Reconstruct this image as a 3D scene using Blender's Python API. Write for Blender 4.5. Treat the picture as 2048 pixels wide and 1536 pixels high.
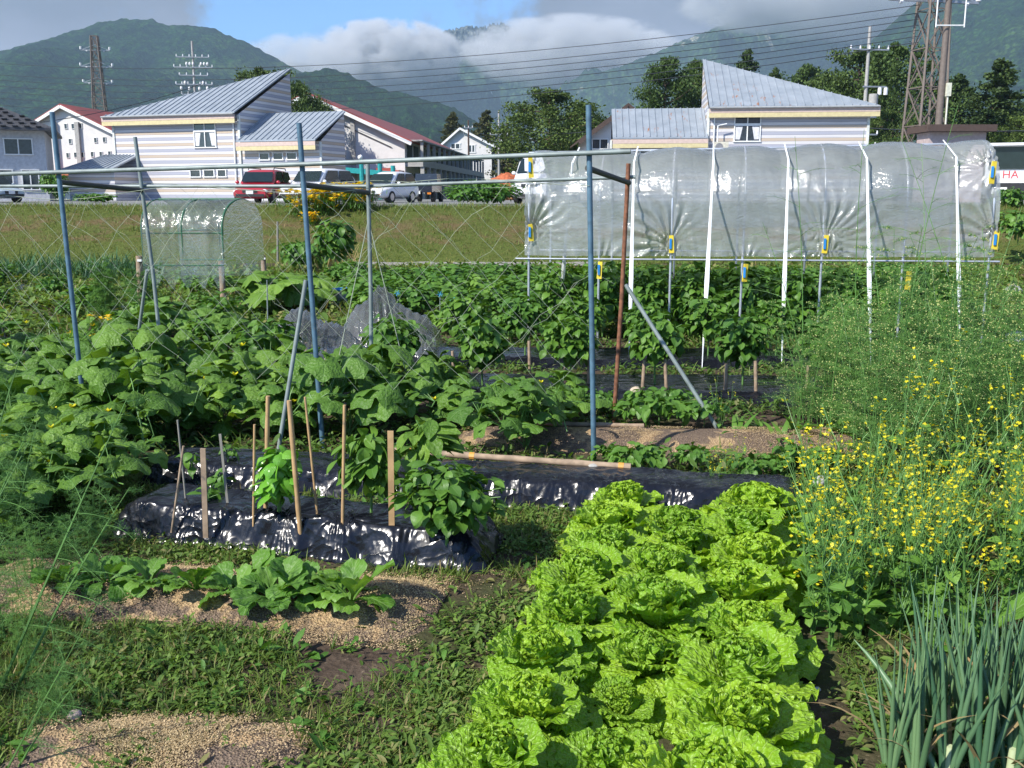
import bpy, math, random
import numpy as np
for o in list(bpy.data.objects): bpy.data.objects.remove(o)
S = bpy.context.scene
COL = S.collection
R = math.radians
# ------------------------------------------------------------ camera
PITCH = R(11.03); FPX = 1950.0; CH = 1.5
cam_d = bpy.data.cameras.new('camera'); cam = bpy.data.objects.new('camera', cam_d); COL.objects.link(cam)
cam_d.lens = FPX/2048*36; cam_d.sensor_width = 36; cam_d.clip_start = .05; cam_d.clip_end = 30000
cam.location = (0, 0, CH); cam.rotation_euler = (R(90)-PITCH, 0, 0)
S.camera = cam
# ------------------------------------------------------------ sun, sky, exposure
SUNV = np.array([-.74, -.62, .82]); SUNV = SUNV/np.linalg.norm(SUNV)
sd = bpy.data.lights.new('sun', 'SUN'); sd.energy = 4.8; sd.angle = R(.5); sd.color = (1, .95, .86)
sun = bpy.data.objects.new('sun', sd); COL.objects.link(sun)
import mathutils
from mathutils import Vector, Matrix
sun.rotation_euler = Vector(SUNV).to_track_quat('Z', 'Y').to_euler()
S.view_settings.view_transform = 'Standard'; S.view_settings.look = 'None'
S.view_settings.exposure = 0.55; S.view_settings.gamma = 1.0; S.view_settings.use_curve_mapping = False
S.render.engine = 'CYCLES'
S.cycles.max_bounces = 6; S.cycles.diffuse_bounces = 2; S.cycles.glossy_bounces = 2; S.cycles.transmission_bounces = 4
S.cycles.transparent_max_bounces = 14; S.cycles.volume_bounces = 1

class T:                                     # small node-tree writer
    def __init__(s, tree): s.t = tree; tree.nodes.clear()
    def n(s, typ, ins=None, **attr):
        nd = s.t.nodes.new(typ)
        for k, v in attr.items(): setattr(nd, k, v)
        for k, v in (ins or {}).items():
            sk = nd.inputs[k]
            if isinstance(v, bpy.types.NodeSocket): s.t.links.new(v, sk)
            elif isinstance(v, bpy.types.Node): s.t.links.new(v.outputs[0], sk)
            else:
                if hasattr(sk.default_value, '__len__') and not hasattr(v, '__len__'): v = (v,)*len(sk.default_value)
                if sk.type == 'RGBA' and len(v) == 3: v = tuple(v)+(1,)
                sk.default_value = v
        return nd
    def m(s, op, a, b=0.0, c=0.0, clamp=False):
        return s.n('ShaderNodeMath', {0: a, 1: b, 2: c}, operation=op, use_clamp=clamp).outputs[0]
    def mix(s, f, a, b, blend='MIX'):
        return s.n('ShaderNodeMix', {0: f, 6: a, 7: b}, data_type='RGBA', blend_type=blend).outputs[2]
    def noise(s, scale, vec=None, detail=3, rough=.55, dist=0, out=0):
        i = {'Scale': scale, 'Detail': detail, 'Roughness': rough, 'Distortion': dist}
        if vec is not None: i['Vector'] = vec
        return s.n('ShaderNodeTexNoise', i).outputs[out]
    def step(s, v, a, b, lo=0.0, hi=1.0):
        return s.n('ShaderNodeMapRange', {0: v, 1: a, 2: b, 3: lo, 4: hi}, interpolation_type='SMOOTHSTEP').outputs[0]
    def ramp(s, f, stops):
        nd = s.n('ShaderNodeValToRGB', {0: f}); cr = nd.color_ramp
        while len(cr.elements) < len(stops): cr.elements.new(.5)
        for e, (p, c) in zip(cr.elements, stops): e.position = p; e.color = tuple(c)+(1,)
        return nd.outputs[0]
    def sep(s, v): return s.n('ShaderNodeSeparateXYZ', {0: v}).outputs
    def mapv(s, v, scale=(1, 1, 1), loc=(0, 0, 0), rot=(0, 0, 0)):
        return s.n('ShaderNodeMapping', {0: v, 'Scale': scale, 'Location': loc, 'Rotation': rot}).outputs[0]
    def bump(s, h, st, dist=.02): return s.n('ShaderNodeBump', {'Height': h, 'Strength': st, 'Distance': dist}).outputs[0]

w = bpy.data.worlds.new('World'); S.world = w; w.use_nodes = True
t = T(w.node_tree)
tc = t.n('ShaderNodeTexCoord').outputs['Generated']
sky = t.n('ShaderNodeTexSky', sky_type='NISHITA', sun_disc=False, sun_elevation=math.asin(SUNV[2]),
          sun_rotation=math.atan2(SUNV[0], SUNV[1]), air_density=1.3, dust_density=.6, ozone_density=2.0)
skyc = t.mix(1.0, sky.outputs[0], (.050, .076, .122, 1), 'MULTIPLY')
x, y, z = t.sep(tc)
n1 = t.noise(9, tc, 6, .6); n2 = t.noise(3.2, t.mapv(tc, (1, 1, 1.8)), 5, .55); n3 = t.noise(28, tc, 5, .6)
yy = t.m('MAXIMUM', y, .02)
u = t.m('DIVIDE', x, yy); e = t.m('DIVIDE', z, yy)
# blue gap of the sky: left of centre, above the cumulus
ga = t.m('DIVIDE', t.m('ADD', u, .14), .155); gb = t.m('DIVIDE', t.m('SUBTRACT', e, .178), .055)
gap = t.m('SUBTRACT', 1.0, t.m('SQRT', t.m('ADD', t.m('MULTIPLY', ga, ga), t.m('MULTIPLY', gb, gb))))
cov = t.m('ADD', t.m('MULTIPLY', gap, -1.0), t.m('MULTIPLY', t.m('SUBTRACT', n1, .5), 3.2))
cov = t.m('ADD', cov, t.m('MULTIPLY', t.m('SUBTRACT', n3, .5), .9))
mask = t.step(cov, -.30, .45)
back = t.step(y, -.1, .25)                      # behind the camera: scattered clouds only
mask2 = t.step(n2, .50, .62)
mask = t.m('ADD', t.m('MULTIPLY', mask, back), t.m('MULTIPLY', mask2, t.m('SUBTRACT', 1.0, back)))
lit = t.m('ADD', t.m('MULTIPLY', t.step(e, .20, .06), .75), t.m('MULTIPLY', t.m('SUBTRACT', n2, .5), 1.6))
lit = t.m('ADD', lit, t.m('MULTIPLY', t.m('SUBTRACT', n1, .5), .5), clamp=True)
cc = t.ramp(lit, [(0, (.15, .175, .23)), (.45, (.23, .26, .34)), (1, (.45, .49, .60))])
fin = t.mix(mask, skyc, cc)
bg = t.n('ShaderNodeBackground', {0: fin, 1: 1.18})
t.n('ShaderNodeOutputWorld', {0: bg})

# ------------------------------------------------------------ pixel -> world (photo pixels, 2048 x 1536)
cp, sp = math.cos(PITCH), math.sin(PITCH)
def ray(px, py):
    a = (px-1024)/FPX; b = -(py-768)/FPX
    return np.array([a, cp+b*sp, -sp+b*cp])
def P(px, py, Y):
    d = ray(px, py); return np.array([0, 0, CH])+d*(Y/d[1])
def G(px, py, z=0.0):
    d = ray(px, py); return np.array([0, 0, CH])+d*((z-CH)/d[2])
def XA(px, Y): return P(px, 388, Y)[0]
rng = np.random.default_rng(7); rnd = random.Random(5)

# ------------------------------------------------------------ numpy value noise
_tab = np.random.default_rng(3).random((256, 256))
def vn(x, y):
    xi = np.floor(x).astype(int); yi = np.floor(y).astype(int); fx = x-xi; fy = y-yi
    fx = fx*fx*(3-2*fx); fy = fy*fy*(3-2*fy)
    a = _tab[xi & 255, yi & 255]; b = _tab[(xi+1) & 255, yi & 255]; c = _tab[xi & 255, (yi+1) & 255]; d = _tab[(xi+1) & 255, (yi+1) & 255]
    return (a*(1-fx)+b*fx)*(1-fy)+(c*(1-fx)+d*fx)*fy
def fbm(x, y, o=4, g=.5):
    s = 0; a = 1; n = 0
    for i in range(o): s = s+a*vn(x*2**i+17.3*i, y*2**i+9.1*i); n += a; a *= g
    return s/n
def ridged(x, y, o=4, g=.5):
    s = 0; a = 1; n = 0
    for i in range(o): s = s+a*(1-np.abs(2*vn(x*2**i+17.3*i, y*2**i+9.1*i)-1)); n += a; a *= g
    return s/n

# ------------------------------------------------------------ mesh builder
def rotm(az=0., pitch=0., roll=0.):            # arrays ok; local +Y = leaf axis, +Z = leaf face
    az, pitch, roll = np.broadcast_arrays(np.atleast_1d(np.asarray(az, float)), np.atleast_1d(np.asarray(pitch, float)), np.atleast_1d(np.asarray(roll, float)))
    ca, sa, cb, sb, cr, sr = np.cos(az), np.sin(az), np.cos(pitch), np.sin(pitch), np.cos(roll), np.sin(roll)
    o, l = np.zeros_like(ca), np.ones_like(ca)
    Z = np.array([[ca, -sa, o], [sa, ca, o], [o, o, l]]).transpose(2, 0, 1)
    X = np.array([[l, o, o], [o, cb, -sb], [o, sb, cb]]).transpose(2, 0, 1)
    Y = np.array([[cr, o, sr], [o, l, o], [-sr, o, cr]]).transpose(2, 0, 1)
    return Z @ X @ Y
class MB:
    def __init__(s): s.v = []; s.f = {3: [], 4: []}; s.uv = []; s.n = 0
    def add(s, v, f, uv=None):
        v = np.asarray(v, float).reshape(-1, 3); f = np.asarray(f, int)
        if len(v) == 0 or len(f) == 0: return s
        s.v.append(v); s.f[f.shape[1]].append(f+s.n)
        s.uv.append(np.zeros((len(v), 2)) if uv is None else np.asarray(uv, float)); s.n += len(v)
        return s
    def inst(s, base, Rm, t, sc=1.0):          # base=(v,f,uv); many copies
        v, f, uv = base; n = len(t); sc = np.broadcast_to(np.asarray(sc, float).reshape(-1, 1, 1) if np.ndim(sc) == 1 else np.asarray(sc, float), (n, 1, 1)) if np.ndim(sc) < 2 else np.asarray(sc)[:, None, :]
        V = np.einsum('nij,nkj->nki', Rm, v[None]*sc)+np.asarray(t)[:, None, :]
        F = f[None]+(np.arange(n)*len(v))[:, None, None]
        return s.add(V.reshape(-1, 3), F.reshape(-1, f.shape[1]), np.tile(uv, (n, 1)))
    def box(s, c, d, rz=0.0, top=1.0, M=None):
        x, y, z = np.array(d)/2
        v = np.array([[-x, -y, -z], [x, -y, -z], [x, y, -z], [-x, y, -z], [-x*top, -y*top, z], [x*top, -y*top, z], [x*top, y*top, z], [-x*top, y*top, z]])
        if M is None: M = rotm(rz)[0]
        v = v @ M.T+np.array(c)
        return s.add(v, [[3, 2, 1, 0], [4, 5, 6, 7], [0, 1, 5, 4], [1, 2, 6, 5], [2, 3, 7, 6], [3, 0, 4, 7]])
    def bar(s, a, b, wx, wz=None, up=(0, 0, 1)):   # rectangular bar a->b
        a = np.array(a, float); b = np.array(b, float); wz = wz or wx
        d = b-a; L = np.linalg.norm(d); d = d/L; x = np.cross(d, up)
        if np.linalg.norm(x) < 1e-4: x = np.cross(d, (1, 0, 0))
        x = x/np.linalg.norm(x); z = np.cross(x, d)
        return s.box((a+b)/2, (wx, L, wz), M=np.array([x, d, z]).T)
    def tube(s, pts, r, n=6, cap=True):
        pts = np.array(pts, float); k = len(pts); r = np.broadcast_to(r, (k,)).astype(float)
        d = np.gradient(pts, axis=0); d /= np.maximum(np.linalg.norm(d, axis=1, keepdims=True), 1e-9)
        ref = np.array([0, 0, 1.]) if abs(d[:, 2]).mean() < .8 else np.array([1., 0, 0])
        x = np.cross(d, ref); x /= np.maximum(np.linalg.norm(x, axis=1, keepdims=True), 1e-9); y = np.cross(d, x)
        a = np.arange(n)*2*math.pi/n
        V = pts[:, None]+r[:, None, None]*(np.cos(a)[None, :, None]*x[:, None]+np.sin(a)[None, :, None]*y[:, None])
        i = np.arange(k-1)[:, None]*n; j = np.arange(n)[None]; j2 = (j+1) % n
        F = np.stack([i+j, i+j2, i+n+j2, i+n+j], -1).reshape(-1, 4)
        s.add(V.reshape(-1, 3), F)
        if cap:
            c = np.vstack([V[0], pts[0], V[-1], pts[-1]]); jj = np.arange(n)
            s.add(c, np.vstack([np.stack([jj, np.full(n, n), (jj+1) % n], -1), np.stack([jj+n+1, (jj+1) % n+n+1, np.full(n, 2*n+1)], -1)]))
        return s
    def grid(s, V, uv=True):                   # V (a,b,3)
        a, b = V.shape[:2]; i = np.arange(a-1)[:, None]*b; j = np.arange(b-1)[None]
        F = np.stack([i+j, i+b+j, i+b+j+1, i+j+1], -1).reshape(-1, 4)
        U = np.stack(np.meshgrid(np.linspace(0, 1, a), np.linspace(0, 1, b), indexing='ij'), -1).reshape(-1, 2)
        return s.add(V.reshape(-1, 3), F, U)
    def poly(s, pts):                          # convex fan
        pts = np.array(pts, float); n = len(pts)
        if n == 4: return s.add(pts, [[0, 1, 2, 3]])
        return s.add(pts, [[0, i, i+1] for i in range(1, n-1)])
    def disc(s, c, nrm, r, n=16):
        nrm = Vector(nrm).normalized(); q = nrm.to_track_quat('Z', 'Y').to_matrix(); a = np.arange(n)*2*math.pi/n
        pts = np.stack([np.cos(a)*r, np.sin(a)*r, 0*a], -1) @ np.array(q).T+np.array(c)
        return s.add(np.vstack([pts, [c]]), np.stack([np.arange(n), (np.arange(n)+1) % n, np.full(n, n)], -1))
    def blob(s, c, r, n=10, j=.15, seed=0):
        a = np.linspace(0, math.pi, n); b = np.linspace(0, 2*math.pi, 2*n)
        A, B = np.meshgrid(a, b, indexing='ij'); rr = 1+j*(fbm(A*1.7+seed*3.1, np.abs(B-math.pi)*1.3+seed, 3)*2-1)
        V = np.stack([np.sin(A)*np.cos(B)*rr, np.sin(A)*np.sin(B)*rr, np.cos(A)*rr], -1)*np.array(r)+np.array(c)
        return s.grid(V)
    def mesh(s, name):
        me = bpy.data.meshes.new(name)
        if s.n == 0: return me
        v = np.concatenate(s.v); me.vertices.add(len(v)); me.vertices.foreach_set('co', v.astype(np.float32).ravel())
        fs = [np.concatenate(s.f[k]) for k in (3, 4) if s.f[k]]
        loops = np.concatenate([f.ravel() for f in fs]); tot = np.concatenate([np.full(len(f), f.shape[1]) for f in fs])
        me.loops.add(len(loops)); me.loops.foreach_set('vertex_index', loops.astype(np.int32))
        me.polygons.add(len(tot)); me.polygons.foreach_set('loop_start', (np.cumsum(tot)-tot).astype(np.int32))
        uv = np.concatenate(s.uv)[loops]; me.update(calc_edges=True)
        l = me.uv_layers.new(name='UVMap'); l.data.foreach_set('uv', uv.astype(np.float32).ravel())
        return me
    def build(s, name, mat, parent=None, smooth=False, loc=None):
        me = s.mesh(name)
        if mat: me.materials.append(mat)
        if len(me.polygons): me.polygons.foreach_set('use_smooth', np.full(len(me.polygons), bool(smooth)))
        o = bpy.data.objects.new(name, me); COL.objects.link(o)
        if parent: o.parent = parent
        if loc is not None: o.location = tuple(loc)
        return o
def tag(o, label=None, cat=None, group=None, kind=None):
    if label: o['label'] = label
    if cat: o['category'] = cat
    if group: o['group'] = group
    if kind: o['kind'] = kind
    return o
def thing(name, loc=(0, 0, 0), rz=0.0, label=None, cat=None, group=None):
    o = bpy.data.objects.new(name, None); COL.objects.link(o); o.location = tuple(loc); o.rotation_euler = (0, 0, rz)
    o.empty_display_size = .1
    return tag(o, label, cat, group)
KIDS = {}
def kids(o): return [c for c in bpy.data.objects if c.parent == o]
def dup(root, loc, rz, sc, label=None, group=None):
    """copy of a thing, of its parts and their sub-parts"""
    r = root.copy(); COL.objects.link(r); r.location = tuple(loc); r.rotation_euler = (0, 0, rz); r.scale = (sc, sc, sc) if np.ndim(sc) == 0 else tuple(sc)
    if label: r['label'] = label
    if group: r['group'] = group
    if root.name not in KIDS: KIDS[root.name] = [(c, kids(c)) for c in kids(root)]
    for c, gs in KIDS[root.name]:
        d = c.copy(); COL.objects.link(d); d.parent = r
        for g in gs: h = g.copy(); COL.objects.link(h); h.parent = d
    return r
class Proto:
    """first use places the object itself, every later use copies it"""
    def __init__(s, o): s.o = o; s.used = False
    def put(s, loc, rz=0., sc=1., label=None, group=None):
        if s.used: return dup(s.o, loc, rz, sc, label, group)
        s.used = True; KIDS[s.o.name] = [(c, kids(c)) for c in kids(s.o)]
        s.o.location = tuple(loc); s.o.rotation_euler = (0, 0, rz); s.o.scale = (sc, sc, sc) if np.ndim(sc) == 0 else tuple(sc)
        tag(s.o, label, None, group); return s.o
ORD = ['first', 'second', 'third', 'fourth', 'fifth', 'sixth', 'seventh', 'eighth', 'ninth', 'tenth', 'eleventh', 'twelfth', 'thirteenth', 'fourteenth', 'fifteenth', 'sixteenth', 'seventeenth', 'eighteenth', 'nineteenth', 'twentieth']
ORD += ['twenty-'+a for a in ORD[:9]]+['thirtieth']+['thirty-'+a for a in ORD[:9]]

# ------------------------------------------------------------ materials
def mat(name):
    m = bpy.data.materials.new(name); m.use_nodes = True; return m, T(m.node_tree)
def simple(name, c, rough=.6, metal=0., var=.12, scale=6., bump=0., bscale=40., spec=.5, dirt=None):
    m, t = mat(name); co = t.n('ShaderNodeTexCoord').outputs['Object']
    n = t.noise(scale, co, 4); c = np.array(c)
    col = t.mix(t.step(n, .3, .7), tuple(c*(1-var))+(1,), tuple(np.minimum(c*(1+var), 1))+(1,))
    if dirt: col = t.mix(t.step(t.noise(scale*2.3, co, 5, .7), dirt[1], dirt[1]+.12), col, tuple(dirt[0])+(1,))
    i = {'Base Color': col, 'Roughness': rough, 'Metallic': metal, 'Specular IOR Level': spec}
    if bump: i['Normal'] = t.bump(t.noise(bscale, co, 4, .6), bump)
    t.n('ShaderNodeOutputMaterial', {0: t.n('ShaderNodeBsdfPrincipled', i)})
    return m
def leafmat(name, c1, c2, rough=.5, trans=.3, vein=0, veinc=None, spec=.4, bump=.25, bscale=30., tip=None, noisescale=3., c3=None, blis=0.):
    """c1/c2: range from leaf to leaf; veins and blisters run in the leaf's own UV"""
    m, t = mat(name); gi = t.n('ShaderNodeNewGeometry'); ri = gi.outputs['Random Per Island']
    uv = t.n('ShaderNodeTexCoord').outputs['UV']; ob = t.n('ShaderNodeTexCoord').outputs['Object']
    col = t.mix(ri, tuple(c1)+(1,), tuple(c2)+(1,))
    if c3 is not None: col = t.mix(t.step(t.m('FRACT', t.m('MULTIPLY', ri, 17.3)), .86, .9), col, tuple(c3)+(1,))
    orr = t.n('ShaderNodeObjectInfo').outputs['Random']; col = t.mix(orr, t.mix(1.0, col, (.82, .86, .9, 1), 'MULTIPLY'), t.mix(1.0, col, (1.22, 1.1, 1.0, 1), 'MULTIPLY'))
    n = t.noise(noisescale, ob, 3)
    col = t.mix(t.step(n, .3, .7, .0, .45), col, t.mix(1.0, col, (.62, .72, .55, 1), 'MULTIPLY'))
    h = t.noise(bscale, ob, 3, .6)
    if vein:
        u, v, _ = t.sep(uv); du = t.m('ABSOLUTE', t.m('SUBTRACT', u, .5))
        side = t.m('PINGPONG', t.m('MULTIPLY', t.m('SUBTRACT', v, t.m('MULTIPLY', du, .9)), float(vein)), .5)
        vl = t.m('MAXIMUM', t.step(side, .10, .02), t.step(du, .035, .012))
        col = t.mix(t.m('MULTIPLY', vl, .55), col, tuple(veinc or (np.array(c2)*1.7))+(1,))
        h = t.m('SUBTRACT', h, t.m('MULTIPLY', vl, .6))
    if blis: h = t.m('ADD', h, t.m('MULTIPLY', t.n('ShaderNodeTexVoronoi', {'Vector': ob, 'Scale': blis}).outputs[0], 1.4))
    p = t.n('ShaderNodeBsdfPrincipled', {'Base Color': col, 'Roughness': rough, 'Specular IOR Level': spec, 'Normal': t.bump(h, bump, .01)})
    tr = t.n('ShaderNodeBsdfTranslucent', {'Color': t.mix(1.0, col, (1.25, 1.2, .5, 1), 'MULTIPLY')})
    t.n('ShaderNodeOutputMaterial', {0: t.n('ShaderNodeMixShader', {0: trans, 1: p, 2: tr})})
    return m
M = {}
HAZE = 1.25e-4; CLOUDS = True
# ============================================================ TERRAIN
def ground_z(X, Y):
    """garden surface"""
    return .035*(fbm(X*1.3+40, Y*1.3+11, 4)-.5)+.03*(fbm(X*6+4, Y*6+1, 3)-.5)
def soil_material():
    m, t = mat('garden soil'); co = t.n('ShaderNodeTexCoord').outputs['Object']
    a = t.noise(3.5, co, 6, .65); b = t.noise(60, co, 4, .7); c = t.n('ShaderNodeTexVoronoi', {'Vector': co, 'Scale': 45.}).outputs[0]
    col = t.ramp(a, [(.25, (.045, .032, .024)), (.55, (.085, .062, .045)), (.8, (.14, .105, .078))])
    col = t.mix(t.step(b, .58, .72), col, (.20, .155, .11, 1))
    gr = t.step(t.noise(1.1, co, 5, .6), .44, .60)      # moss and seedlings tint the soil
    col = t.mix(t.m('MULTIPLY', gr, .6), col, (.035, .06, .012, 1))
    h = t.m('ADD', t.m('MULTIPLY', b, .8), t.m('MULTIPLY', c, .7))
    t.n('ShaderNodeOutputMaterial', {0: t.n('ShaderNodeBsdfPrincipled', {'Base Color': col, 'Roughness': .95, 'Specular IOR Level': .1, 'Normal': t.bump(h, .7, .012)})})
    return m
M['soil'] = soil_material()
def gsheet(name, x0, x1, y0, y1, dx, dy, zf, material):
    X, Y = np.meshgrid(np.arange(x0, x1+dx, dx), np.arange(y0, y1+dy, dy), indexing='ij')
    return tag(MB().grid(np.stack([X, Y, zf(X, Y)], -1)).build(name, material, smooth=True), kind='structure')
gsheet('garden_soil', -5, 5.5, .6, 12, .05, .05, ground_z, M['soil'])
gsheet('outer_field', -40, 40, -6, 22.5, .4, .4, lambda X, Y: -.06+0*X-.1*((abs(X) < 4.7)*(Y > .9)*(Y < 11.7)) + .06*((X < -5.3)|(X > 5.8)|(Y > 12.4)), M['soil'])
LOT = 1.08
def bank_z(X, Y):
    k = np.clip((Y-21.6)/2.7, 0, 1); z = (k**.8)*1.22
    z = z-.18*np.clip((Y-24.8)/1.8, 0, 1)
    z = z+.05*(fbm(X*.9, Y*.9, 4)-.5)*np.clip((Y-21)/1, 0, 1)+.03*(fbm(X*4, Y*4, 3)-.5)
    return z-.02
def bank_material():
    m, t = mat('mown bank grass'); co = t.n('ShaderNodeTexCoord').outputs['Object']; z = t.sep(co)[2]
    n = t.noise(1.3, t.mapv(co, (.7, 1, 2.0)), 8, .75); f = t.noise(26, co, 4, .7)
    g = t.ramp(f, [(.3, (.05, .075, .014)), (.55, (.10, .125, .028)), (.75, (.16, .17, .05))])
    br = t.ramp(f, [(.3, (.10, .075, .035)), (.6, (.17, .125, .06)), (.8, (.23, .17, .09))])
    band = t.m('MULTIPLY', t.step(z, .25, .55), t.step(z, 1.12, .85))
    k = t.step(t.m('ADD', n, t.m('MULTIPLY', band, .13)), .55, .75)
    t.n('ShaderNodeOutputMaterial', {0: t.n('ShaderNodeBsdfPrincipled', {'Base Color': t.mix(k, g, br), 'Roughness': .9, 'Specular IOR Level': .15, 'Normal': t.bump(f, .8, .05)})})
    return m
M['bank'] = bank_material()
gsheet('grass_bank', -30, 30, 21.0, 27.5, .12, .1, bank_z, M['bank'])
M['gravel'] = simple('pale gravel', (.30, .28, .25), .95, var=.3, scale=40, bump=.8, bscale=90)
M['asphalt'] = simple('car park asphalt', (.20, .20, .19), .9, var=.15, scale=3, bump=.4, bscale=120)
gsheet('gravel_path', -3.4, 2.2, 20.5, 21.5, .1, .1, lambda X, Y: .03+.03*(fbm(X*5, Y*5, 3)-.5), M['gravel'])
gsheet('parking_lot', -60, 60, 27.2, 78, 2, 2, lambda X, Y: LOT+0*X, M['asphalt'])
M['plain'] = simple('valley ground', (.05, .08, .02), .95, var=.35, scale=.05)
gsheet('valley_floor', -2700, 2700, 26.5, 3250, 90, 64.47, lambda X, Y: LOT-.03+0*X-.8*(Y > 90), M['plain'])

# ============================================================ MOUNTAINS
def forest(name, c0, c1, sc, rock=None, meadow=None, snow=False, bumpd=6.):
    m, t = mat(name); co = t.n('ShaderNodeTexCoord').outputs['Object']
    big = t.noise(sc*.12, co, 4, .6); mid = t.noise(sc, co, 5, .65); v = t.n('ShaderNodeTexVoronoi', {'Vector': co, 'Scale': sc*7}).outputs[0]
    col = t.mix(t.step(mid, .35, .65), tuple(c0)+(1,), tuple(c1)+(1,))
    if meadow: col = t.mix(t.m('MULTIPLY', t.step(big, .56, .66), .7), col, tuple(meadow)+(1,))
    if rock:
        st = t.noise(sc*.4, t.mapv(co, (3.2, .5, .5)), 5, .7)
        col = t.mix(t.step(t.m('ADD', st, t.m('MULTIPLY', t.m('SUBTRACT', big, .5), .6)), .60, .68), col, tuple(rock)+(1,))
    if snow:
        sn = t.noise(sc*.55, t.mapv(co, (2.2, .6, .45)), 4, .7)
        col = t.mix(t.step(sn, .66, .70), col, (.75, .77, .8, 1))
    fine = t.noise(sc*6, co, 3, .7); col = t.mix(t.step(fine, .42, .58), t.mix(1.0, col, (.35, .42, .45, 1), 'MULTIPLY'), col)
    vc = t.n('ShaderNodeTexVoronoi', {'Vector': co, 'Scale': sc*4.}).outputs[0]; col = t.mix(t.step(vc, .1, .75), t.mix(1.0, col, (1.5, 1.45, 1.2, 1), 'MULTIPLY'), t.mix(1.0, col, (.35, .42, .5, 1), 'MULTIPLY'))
    h = t.m('ADD', t.m('MULTIPLY', mid, 1.0), t.m('MULTIPLY', v, -.35))
    t.n('ShaderNodeOutputMaterial', {0: t.n('ShaderNodeBsdfPrincipled', {'Base Color': col, 'Roughness': 1., 'Specular IOR Level': 0., 'Normal': t.bump(h, 1., bumpd)})})
    return m
def ridge(name, prof, Yc, Yf, zf, back, material, amp=60, gs=300., tree=6., nx=420, ny=90, shape=1.0, seed=0):
    px = np.array([p[0] for p in prof], float); py = np.array([p[1] for p in prof], float)
    XX = np.array([P(a, b, Yc)[0] for a, b in zip(px, py)]); ZZ = np.array([P(a, b, Yc)[2] for a, b in zip(px, py)])
    x = np.linspace(XX[0], XX[-1], nx); hc = np.interp(x, XX, ZZ)
    k = np.concatenate([np.linspace(0, 1, ny), 1+np.linspace(0, 1, ny//3)[1:]])
    A, K = np.meshgrid(x, k, indexing='ij'); HC = np.repeat(hc[:, None], len(k), 1)
    Y = np.where(K <= 1, Yf+(Yc-Yf)*K, Yc+(K-1)*back)
    wob = .25*(fbm(A/gs*.7+seed, Y/gs*.5, 3)-.5)
    g = ridged((A/gs+wob*2)+seed*3.3, Y/gs*.35+seed, 5, .55)
    prof_z = np.where(K <= 1, zf+(HC-zf)*np.power(np.clip(K, 0, 1), shape), HC-(HC-zf)*(K-1)**1.3)
    env = np.clip(np.sin(np.clip(K, 0, 2)*math.pi*.5+0)*1.0, 0, 1)*np.clip(np.abs(1-K)*5, .0, 1)
    Z = prof_z+amp*(g-.62)*1.6*env*np.clip((HC-zf)/150, .1, 1)+tree*(fbm(A/14.+seed, Y/14., 2)-.5)*1.3
    return tag(MB().grid(np.stack([A, Y, Z], -1)).build(name, material, smooth=True), kind='structure')
FO1 = forest('left mountain forest', (.005, .022, .006), (.026, .072, .011), .02, meadow=(.07, .11, .02))  # greens kept dark: cloud shadow on the slopes is put into the colour
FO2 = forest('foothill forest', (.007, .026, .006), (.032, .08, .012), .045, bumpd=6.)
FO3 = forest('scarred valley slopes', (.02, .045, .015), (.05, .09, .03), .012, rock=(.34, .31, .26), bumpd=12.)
FO4 = forest('right mountain forest', (.005, .022, .006), (.026, .072, .011), .02, meadow=(.04, .075, .015))  # cloud shadow darkens these base greens as well
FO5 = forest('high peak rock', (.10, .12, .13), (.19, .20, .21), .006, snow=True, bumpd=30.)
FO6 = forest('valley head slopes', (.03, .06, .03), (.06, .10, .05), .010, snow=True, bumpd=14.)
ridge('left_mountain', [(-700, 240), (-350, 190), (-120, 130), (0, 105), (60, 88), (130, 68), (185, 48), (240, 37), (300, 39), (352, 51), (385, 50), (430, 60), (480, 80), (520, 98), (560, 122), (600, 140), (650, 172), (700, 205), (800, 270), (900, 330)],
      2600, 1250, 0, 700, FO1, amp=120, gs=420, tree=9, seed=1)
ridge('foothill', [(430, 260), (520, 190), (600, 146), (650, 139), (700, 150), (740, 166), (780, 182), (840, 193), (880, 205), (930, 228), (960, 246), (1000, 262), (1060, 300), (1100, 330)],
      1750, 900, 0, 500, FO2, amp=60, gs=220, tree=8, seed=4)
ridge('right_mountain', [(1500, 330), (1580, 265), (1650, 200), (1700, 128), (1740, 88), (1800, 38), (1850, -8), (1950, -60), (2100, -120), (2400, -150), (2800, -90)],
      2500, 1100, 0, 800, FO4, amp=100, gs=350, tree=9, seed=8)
gsheet('far_valley_floor', -4000, 4000, 3420, 9000, 400, 200, lambda X, Y: 0*X, M['plain'])
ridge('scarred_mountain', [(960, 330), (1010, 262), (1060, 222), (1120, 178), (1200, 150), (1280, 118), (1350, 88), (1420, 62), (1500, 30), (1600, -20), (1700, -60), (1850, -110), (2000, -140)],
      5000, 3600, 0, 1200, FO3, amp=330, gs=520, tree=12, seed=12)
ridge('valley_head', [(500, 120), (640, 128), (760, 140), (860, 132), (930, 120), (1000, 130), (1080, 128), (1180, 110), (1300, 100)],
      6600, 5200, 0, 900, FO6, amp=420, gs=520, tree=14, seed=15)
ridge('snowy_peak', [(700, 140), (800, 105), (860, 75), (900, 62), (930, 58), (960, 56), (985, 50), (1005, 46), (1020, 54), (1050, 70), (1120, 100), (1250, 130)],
      9000, 7600, 200, 900, FO5, amp=380, gs=380, tree=60, seed=21)

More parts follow.
